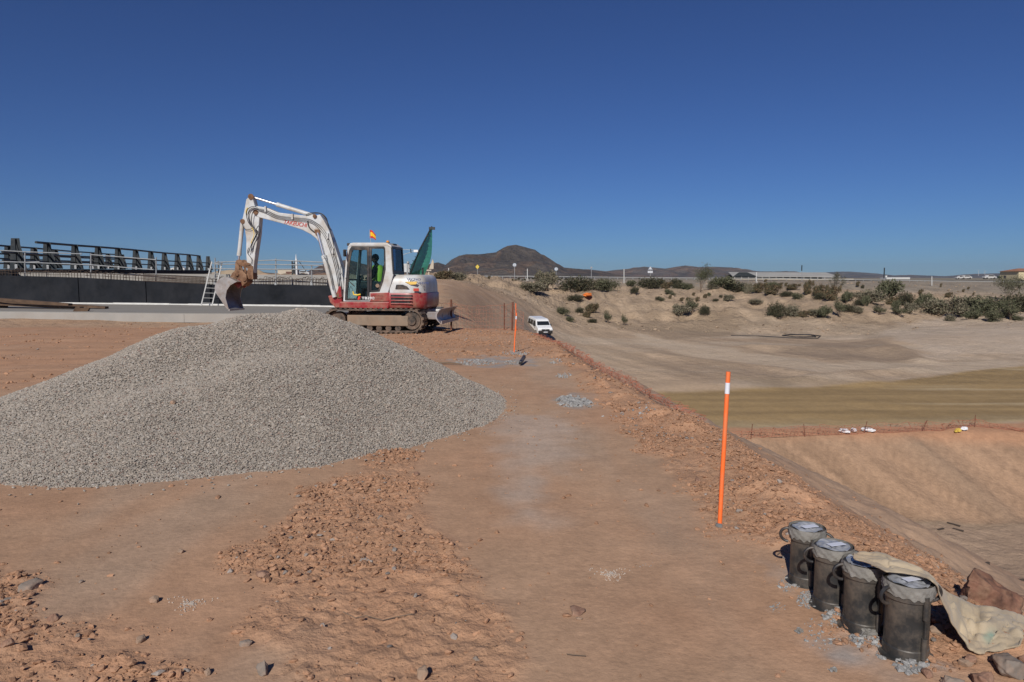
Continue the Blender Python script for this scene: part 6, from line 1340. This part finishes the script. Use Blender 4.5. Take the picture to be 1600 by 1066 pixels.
A_[:, 0] += .01*fbm(T_*25, U*4, 2, 404); A_[:, 1] += .012*fbm(T_*25+5, U*4, 2, 405)
gh = height(A_[:, 0], A_[:, 1])+.008; A_[:, 2] = np.maximum(A_[:, 2], gh)
I = np.arange(NS*NT).reshape(NS, NT); f = np.stack([I[:-1, :-1], I[:-1, 1:], I[1:, 1:], I[1:, :-1]], -1).reshape(-1, 4)
sm_ = fastmesh('burlap_sack', A_, f, 4, True); sk = link('burlap_sack', sm_, m_sack); md = sk.modifiers.new('s', 'SOLIDIFY'); md.thickness = .006; md.offset = 1
tag(sk, 'pale burlap sack with a green stain draped from the moulds down to the ground', 'sack')
gp = gpos(1385, 765, .03); 
k_ = np.argmin(np.hypot(A_[:, 0]-gp.x, A_[:, 1]-gp.y)); ii, jj = k_//NT, k_ % NT
# green stain is a colour of the cloth itself, laid out on the cloth
stn = np.exp(-(((T_-T_[k_])/.022)**2+((U-U[k_])/.09)**2))*(.7+.5*fbm(T_*60, U*20, 3, 406)); setcol(sm_, 'stain', np.stack([np.clip(stn, 0, 1)]*3, -1))
N = nt_.nodes; a_ = N.new('ShaderNodeAttribute'); a_.attribute_name = 'stain'; mxx = N.new('ShaderNodeMix'); mxx.data_type = 'RGBA'; src = bs.inputs['Base Color'].links[0].from_socket
nt_.links.new(a_.outputs['Fac'], mxx.inputs['Factor']); nt_.links.new(src, mxx.inputs['A']); mxx.inputs['B'].default_value = (.13, .27, .22, 1); nt_.links.new(mxx.outputs['Result'], bs.inputs['Base Color'])

# rocks one can tell apart
m_rr = mat('red_rock', (.25, .135, .09), .9, var=.35, scale=14, dirt=(.33, .22, .15), dirt_amt=.4, bump=.012, bscale=30)
m_gr = mat('grey_rock', (.22, .185, .155), .9, var=.2, scale=9, dirt=(.33, .21, .14), dirt_amt=.4, bump=.005, bscale=40)
m_tan = mat('tan_rock', (.31, .215, .15), .9, var=.2, scale=9, dirt=(.33, .19, .12), dirt_amt=.3, bump=.004, bscale=40)
def hullrock(name, p, dims, seed, m, label, rot, npts=18):
    from mathutils import noise as mn
    rr = random.Random(seed); bm = bmesh.new()
    for _ in range(npts):
        d = Vector((rr.gauss(0, 1), rr.gauss(0, 1), rr.gauss(0, 1))).normalized(); k = rr.uniform(.82, 1.08); bm.verts.new((d.x*dims[0]*k, d.y*dims[1]*k, max(-.55, d.z)*dims[2]*k))
    r = bmesh.ops.convex_hull(bm, input=bm.verts); bmesh.ops.delete(bm, geom=[v for v in bm.verts if not v.link_faces], context='VERTS')
    for _ in range(3): bmesh.ops.subdivide_edges(bm, edges=bm.edges[:], cuts=1, use_grid_fill=True); bmesh.ops.triangulate(bm, faces=bm.faces[:])
    s_ = min(dims); off = Vector((seed*1.7, seed*.3, 0))
    for v in bm.verts:
        q = v.co/s_; v.co += v.co.normalized()*s_*(.10*mn.noise(q*1.8+off)+.06*mn.noise(q*4.5+off)+.03*mn.noise(q*10+off))
    for f in bm.faces: f.smooth = True
    me = bpy.data.meshes.new(name); bm.to_mesh(me); bm.free()
    for e in me.edges: pass
    o = link(name, me, m); o.location = p; o.rotation_euler = rot or (0, 0, rr.uniform(0, 6)); return tag(o, label, 'rock')
def rock(px, py, wpx, hpx, m, seed, label, lo=2.2, hi=9, rot=None, boxy=.3, dep=.8, jag=.35):
    g = G(px, py+hpx*.25, 0)
    for _ in range(4): g = G(px, py+hpx*.25, hz(g.x, g.y))
    k_ = g.length/F; wpx *= .85; hpx *= .8; return hullrock('rock', g+Vector((0, 0, hpx*k_*.22)), (wpx*k_*.55, wpx*k_*.55*dep, hpx*k_*.66), seed, m, label, rot, 14 if wpx > 30 else 20)
g = G(1556, 952, 0); g.z = hz(g.x, g.y); k_ = g.length/F
bm = bmesh.new()   # slab-like boulder: sheer dark face on the left, sloping back to the right
for a, b, c in ((-38, 0, 42), (-30, 6, 58), (-40, -4, 20), (-24, -8, -4), (6, -12, -6), (30, -6, -4), (14, 4, 26), (48, 16, 14), (52, 30, -4), (-10, 30, 52), (-36, 24, 10), (20, 34, 30), (-14, -6, 44), (26, -2, 4)): bm.verts.new((a*k_, b*k_, c*k_))
bmesh.ops.convex_hull(bm, input=bm.verts)
from mathutils import noise as mn
for _ in range(4): bmesh.ops.subdivide_edges(bm, edges=bm.edges[:], cuts=1, use_grid_fill=True); bmesh.ops.triangulate(bm, faces=bm.faces[:])
for v in bm.verts:
    q = v.co/k_/14; lay = mn.noise(Vector((q.x*1.2+q.z*2.6, q.y*.6, q.z*.8))); v.co += Vector((.3, -.5, .6))*k_*(5*mn.noise(q)+4*lay+1.5*mn.noise(q*3)+.8*mn.noise(q*7))
for f in bm.faces: f.smooth = True
me = bpy.data.meshes.new('boulder'); bm.to_mesh(me); bm.free(); o = link('boulder', me, mat('dark_red_boulder', (.17, .082, .052), .9, var=.45, scale=16, dirt=(.27, .16, .10), dirt_amt=.3, dscale=11, bump=.02, bscale=24)); o.location = g; tag(o, 'large reddish-brown boulder with a jagged dark left face behind the sack', 'boulder')
rock(1590, 940, 60, 30, m_rr, 32, 'low red rock at the right edge beside the large boulder', rot=(0, .3, .2))
for a in ((1580, 1040, 66, 46, m_gr, 33, 'big grey-brown rock in the lower right corner'), (1538, 1062, 44, 30, m_rr, 34, 'red rock at the bottom edge left of the corner rock'), (1508, 1036, 26, 16, m_tan, 35, 'tan rock left of the big corner rock'), (1490, 1068, 40, 26, m_gr, 36, 'flat grey rock at the bottom edge under the nearest mould'), (1466, 985, 30, 22, m_tan, 37, 'pale brown stone wedged in the shade under the sack'),
          (1600, 1030, 20, 16, m_rr, 38, 'red stone at the right edge above the corner rock'), (1448, 1052, 22, 18, m_rr, 39, 'small red stone right of the nearest mould foot'), (1518, 1030, 22, 12, m_rr, 40, 'small red stone just below the sack hem'), (1556, 1030, 20, 12, m_tan, 41, 'small tan stone below the right part of the sack hem'),
          (46, 916, 38, 22, m_gr, 42, 'flat grey stone with a long shadow at the left edge'), (241, 937, 20, 12, m_tan, 43, 'tan pebble alone on the smooth dirt, left'), (283, 861, 15, 9, m_tan, 44, 'small tan pebble in the middle of the smooth dirt'), (411, 897, 30, 14, m_rr, 45, 'reddish stone with a dark shadow at the rubble edge'), (127, 909, 9, 6, m_gr, 46, 'tiny dark pebble right of the flat grey stone'),
          (901, 953, 38, 14, m_rr, 47, 'oblong reddish stone lying alone on the path'), (905, 966, 15, 7, m_tan, 48, 'flake of stone in front of the oblong stone on the path'), (661, 1052, 30, 26, m_tan, 49, 'round brown stone at the bottom of the rubble strip'), (410, 1045, 24, 28, m_gr, 50, 'grey stone beside the black hole in the lower rubble'), (384, 1005, 22, 12, m_gr, 51, 'flat grey stone left of the rubble strip'),
          (221, 998, 18, 14, m_tan, 52, 'pale brown stone in the lower left rubble, right side'), (83, 966, 20, 14, m_rr, 53, 'reddish stone in the lower left rubble, near its top'), (12, 1005, 18, 14, m_rr, 54, 'reddish stone at the left edge of the lower rubble'), (122, 994, 12, 10, m_gr, 55, 'grey stone in the middle of the lower left rubble'), (325, 1050, 18, 12, m_tan, 56, 'tan stone at the bottom edge, between the two rubble areas'),
          (651, 740, 14, 7, m_rr, 57, 'dark flat stone at the rubble edge right of the gravel'), (640, 808, 14, 10, m_tan, 58, 'tan stone on the right rim of the rubble strip'), (273, 688, 10, 8, m_tan, 59, 'single tan pebble lying on the front of the gravel heap'), (745, 1030, 16, 10, m_gr, 60, 'grey stone in the lower rubble strip, right side'), (1090, 750, 12, 9, m_rr, 61, 'red lump left of the near stake')):
    if a[0] == 273:
        p = W(273, 688, 6.55); p.z = float(pile_h(np.array([p.x]), np.array([p.y]))[0]); blob('rock', p+Vector((0, 0, .012)), (.030, .025, .022), 59, m_tan, a[6], 'rock', 3, .3); continue
    rock(*a)
# clinker / concrete crumbs by the moulds and on the path
m_crumb = attrmat('concrete_crumb', scales=((80, .2),), bumps=((120, .004),))
P = []; SZs = []; rg = np.random.default_rng(8)
def cluster(px, py, rx, ry, n, smin, smax):
    for _ in range(n):
        a = rg.uniform(0, 2*PI); r = rg.uniform(0, 1)**.7; g = G(px+rx*r*math.cos(a), py+ry*r*math.sin(a), 0); P.append((g.x, g.y)); SZs.append(smin*(smax/smin)**rg.uniform(0, 1)**2.2*(1+(g.y > 7)*1.2))
for c in ((1232, 915, 18, 12, 160, .003, .012), (1262, 938, 18, 14, 200, .003, .016), (1306, 962, 20, 14, 200, .003, .018), (1355, 1000, 26, 14, 260, .003, .020), (1425, 1038, 26, 18, 300, .003, .022), (1382, 1018, 16, 12, 150, .003, .016), (1280, 990, 30, 28, 90, .002, .010), (1300, 1045, 8, 5, 12, .004, .014), (1248, 985, 6, 5, 20, .004, .012), (1215, 950, 12, 10, 40, .002, .008),
          (893, 628, 24, 9, 260, .006, .022), (918, 632, 10, 6, 60, .006, .02), (880, 588, 12, 4, 60, .005, .014), (745, 566, 34, 5, 160, .006, .02), (800, 566, 12, 4, 60, .006, .018), (805, 553, 22, 3, 120, .006, .016), (868, 566, 10, 4, 50, .005, .014), (1010, 884, 16, 6, 14, .002, .006), (955, 896, 8, 4, 10, .002, .006), (1000, 650, 60, 10, 60, .004, .012)): cluster(*c)
P = np.array(P); SZs = np.array(SZs); zz = height(P[:, 0], P[:, 1]); cc = np.array((.29, .285, .275))[None]*rg.uniform(.75, 1.2, (len(P), 1))
tag(link('concrete_crumbs', stones('concrete_crumbs', np.stack([P[:, 0], P[:, 1], zz+SZs*.2], -1), SZs, cc, 31, flat=.7), m_crumb), 'spilled grey concrete crumbs around the moulds and across the path', 'concrete crumbs', None, 'stuff')
for px, py, w_, h_, sd, lab in ((1420, 1030, 34, 22, 71, 'rough grey concrete lump at the foot of the nearest mould'), (1357, 996, 24, 16, 72, 'rough grey concrete lump between the third and the nearest mould'), (1303, 1048, 9, 8, 73, 'small round grey lump alone on the dirt left of the nearest mould'), (1249, 987, 10, 9, 74, 'small grey concrete lump on the dirt below the second mould'), (1285, 948, 18, 11, 75, 'flat crusted lump under the second mould'), (1320, 968, 20, 12, 76, 'grey concrete lump between the second and third mould')):
    g = G(px, py, 0); g.z = hz(g.x, g.y); k_ = g.length/F; blob('concrete_lump', g+Vector((0, 0, h_*k_*.1)), (w_*k_*.5, w_*k_*.35, h_*k_*.45), sd, m_crust, lab, 'concrete lump', 3, .7, freq=2.2)
# dark pipe piece, wood scrap and twigs
g = G(813, 572, 0); g2_ = G(820, 559, 0); o = MB().bar((0, 0, .05), Vector(((g2_.x-g.x)*.8, (g2_.y-g.y)*.45, .10)), .055, .06).build('scrap_block', m_black, bevel=.01); o.location = (g.x, g.y, hz(g.x, g.y)); tag(o, 'dark rectangular scrap piece tilted on the ground behind the path', 'scrap')
g = G(712, 570, 0); o = MB().tube([(-.35, .02, .03), (-.1, 0, .04), (.12, -.05, .02)], [.02, .016, .01], 6).build('stick', m_twig); o.location = (g.x, g.y, hz(g.x, g.y)); tag(o, 'dark stick lying at the right edge of the gravel', 'stick')
def twig(pts, r, label):
    Q = []
    for a, b in pts: g = G(a, b, 0); Q.append(Vector((g.x, g.y, hz(g.x, g.y)+.012)))
    o = MB().tube([q-Q[0] for q in Q], r, 5).build('twig', m_twig, smooth=True); o.location = Q[0]; tag(o, label, 'twig')
twig([(536, 962), (555, 966), (572, 967), (598, 973), (620, 970), (645, 969)], .0022, 'long thin dark twig lying across the rubble strip')
twig([(885, 1024), (898, 1026), (915, 1027)], .002, 'short thin twig on the path near the bottom')
twig([(1215, 872), (1222, 868), (1228, 872)], .003, 'thin bent strand standing in for the handle shadow beside the farthest mould')  # added strand imitates the cast shadow of the mould handle
m_splash = mat('lime_splash', (.50, .43, .36), .95, var=.15, scale=30)
for px, py, r_, sd, lab in ((988, 640+256, .035, 1, 'white lime patch on the path, the brighter one'), (297, 941, .035, 2, 'white lime patch on the smooth dirt at the left')):
    g = G(px if px != 988 else 955, py, 0); rr = random.Random(sd); P2 = []; F2 = []
    for k in range(190):
        a = rr.uniform(0, 6.28); r = r_*rr.random()**1.6*2.2*(1+.5*math.sin(a*3)); x, y = g.x+r*math.cos(a)*1.3, g.y+r*math.sin(a); s_ = rr.uniform(.0008, .0045); zz_ = hz(x, y)+.0035; b = len(P2)
        n_ = 7
        for q in range(n_): w_ = 2*PI*q/n_; P2.append((x+s_*math.cos(w_)*rr.uniform(.6, 1.2), y+s_*math.sin(w_)*rr.uniform(.6, 1.2), zz_))
        for q in range(n_): w_ = 2*PI*q/n_; P2.append((P2[b+q][0], P2[b+q][1], zz_-.004))
        F2.append(tuple(range(b, b+n_))); F2 += [(b+q, b+n_+q, b+n_+(q+1) % n_, b+(q+1) % n_) for q in range(n_)]
    tag(MB().add(P2, F2).build('lime_patch', m_splash), lab, 'lime patch', None, 'stuff')

# ------------------------------------------------------------------ haze in the air
hzm = bpy.data.materials.new('thin_haze'); hzm.use_nodes = True; nn = hzm.node_tree.nodes; nn.remove(nn['Principled BSDF'])
pv_ = nn.new('ShaderNodeVolumePrincipled'); pv_.inputs['Density'].default_value = .00005; pv_.inputs['Color'].default_value = (.72, .84, 1, 1); pv_.inputs['Anisotropy'].default_value = .2
hzm.node_tree.links.new(pv_.outputs['Volume'], nn['Material Output'].inputs['Volume'])
zmin = float(Z.min())-1
tag(MB().box((1000, 4450, (zmin+160)/2), (16200, 9160, 160-zmin)).build('haze', hzm), 'thin bluish haze in the air', None, None, 'stuff')
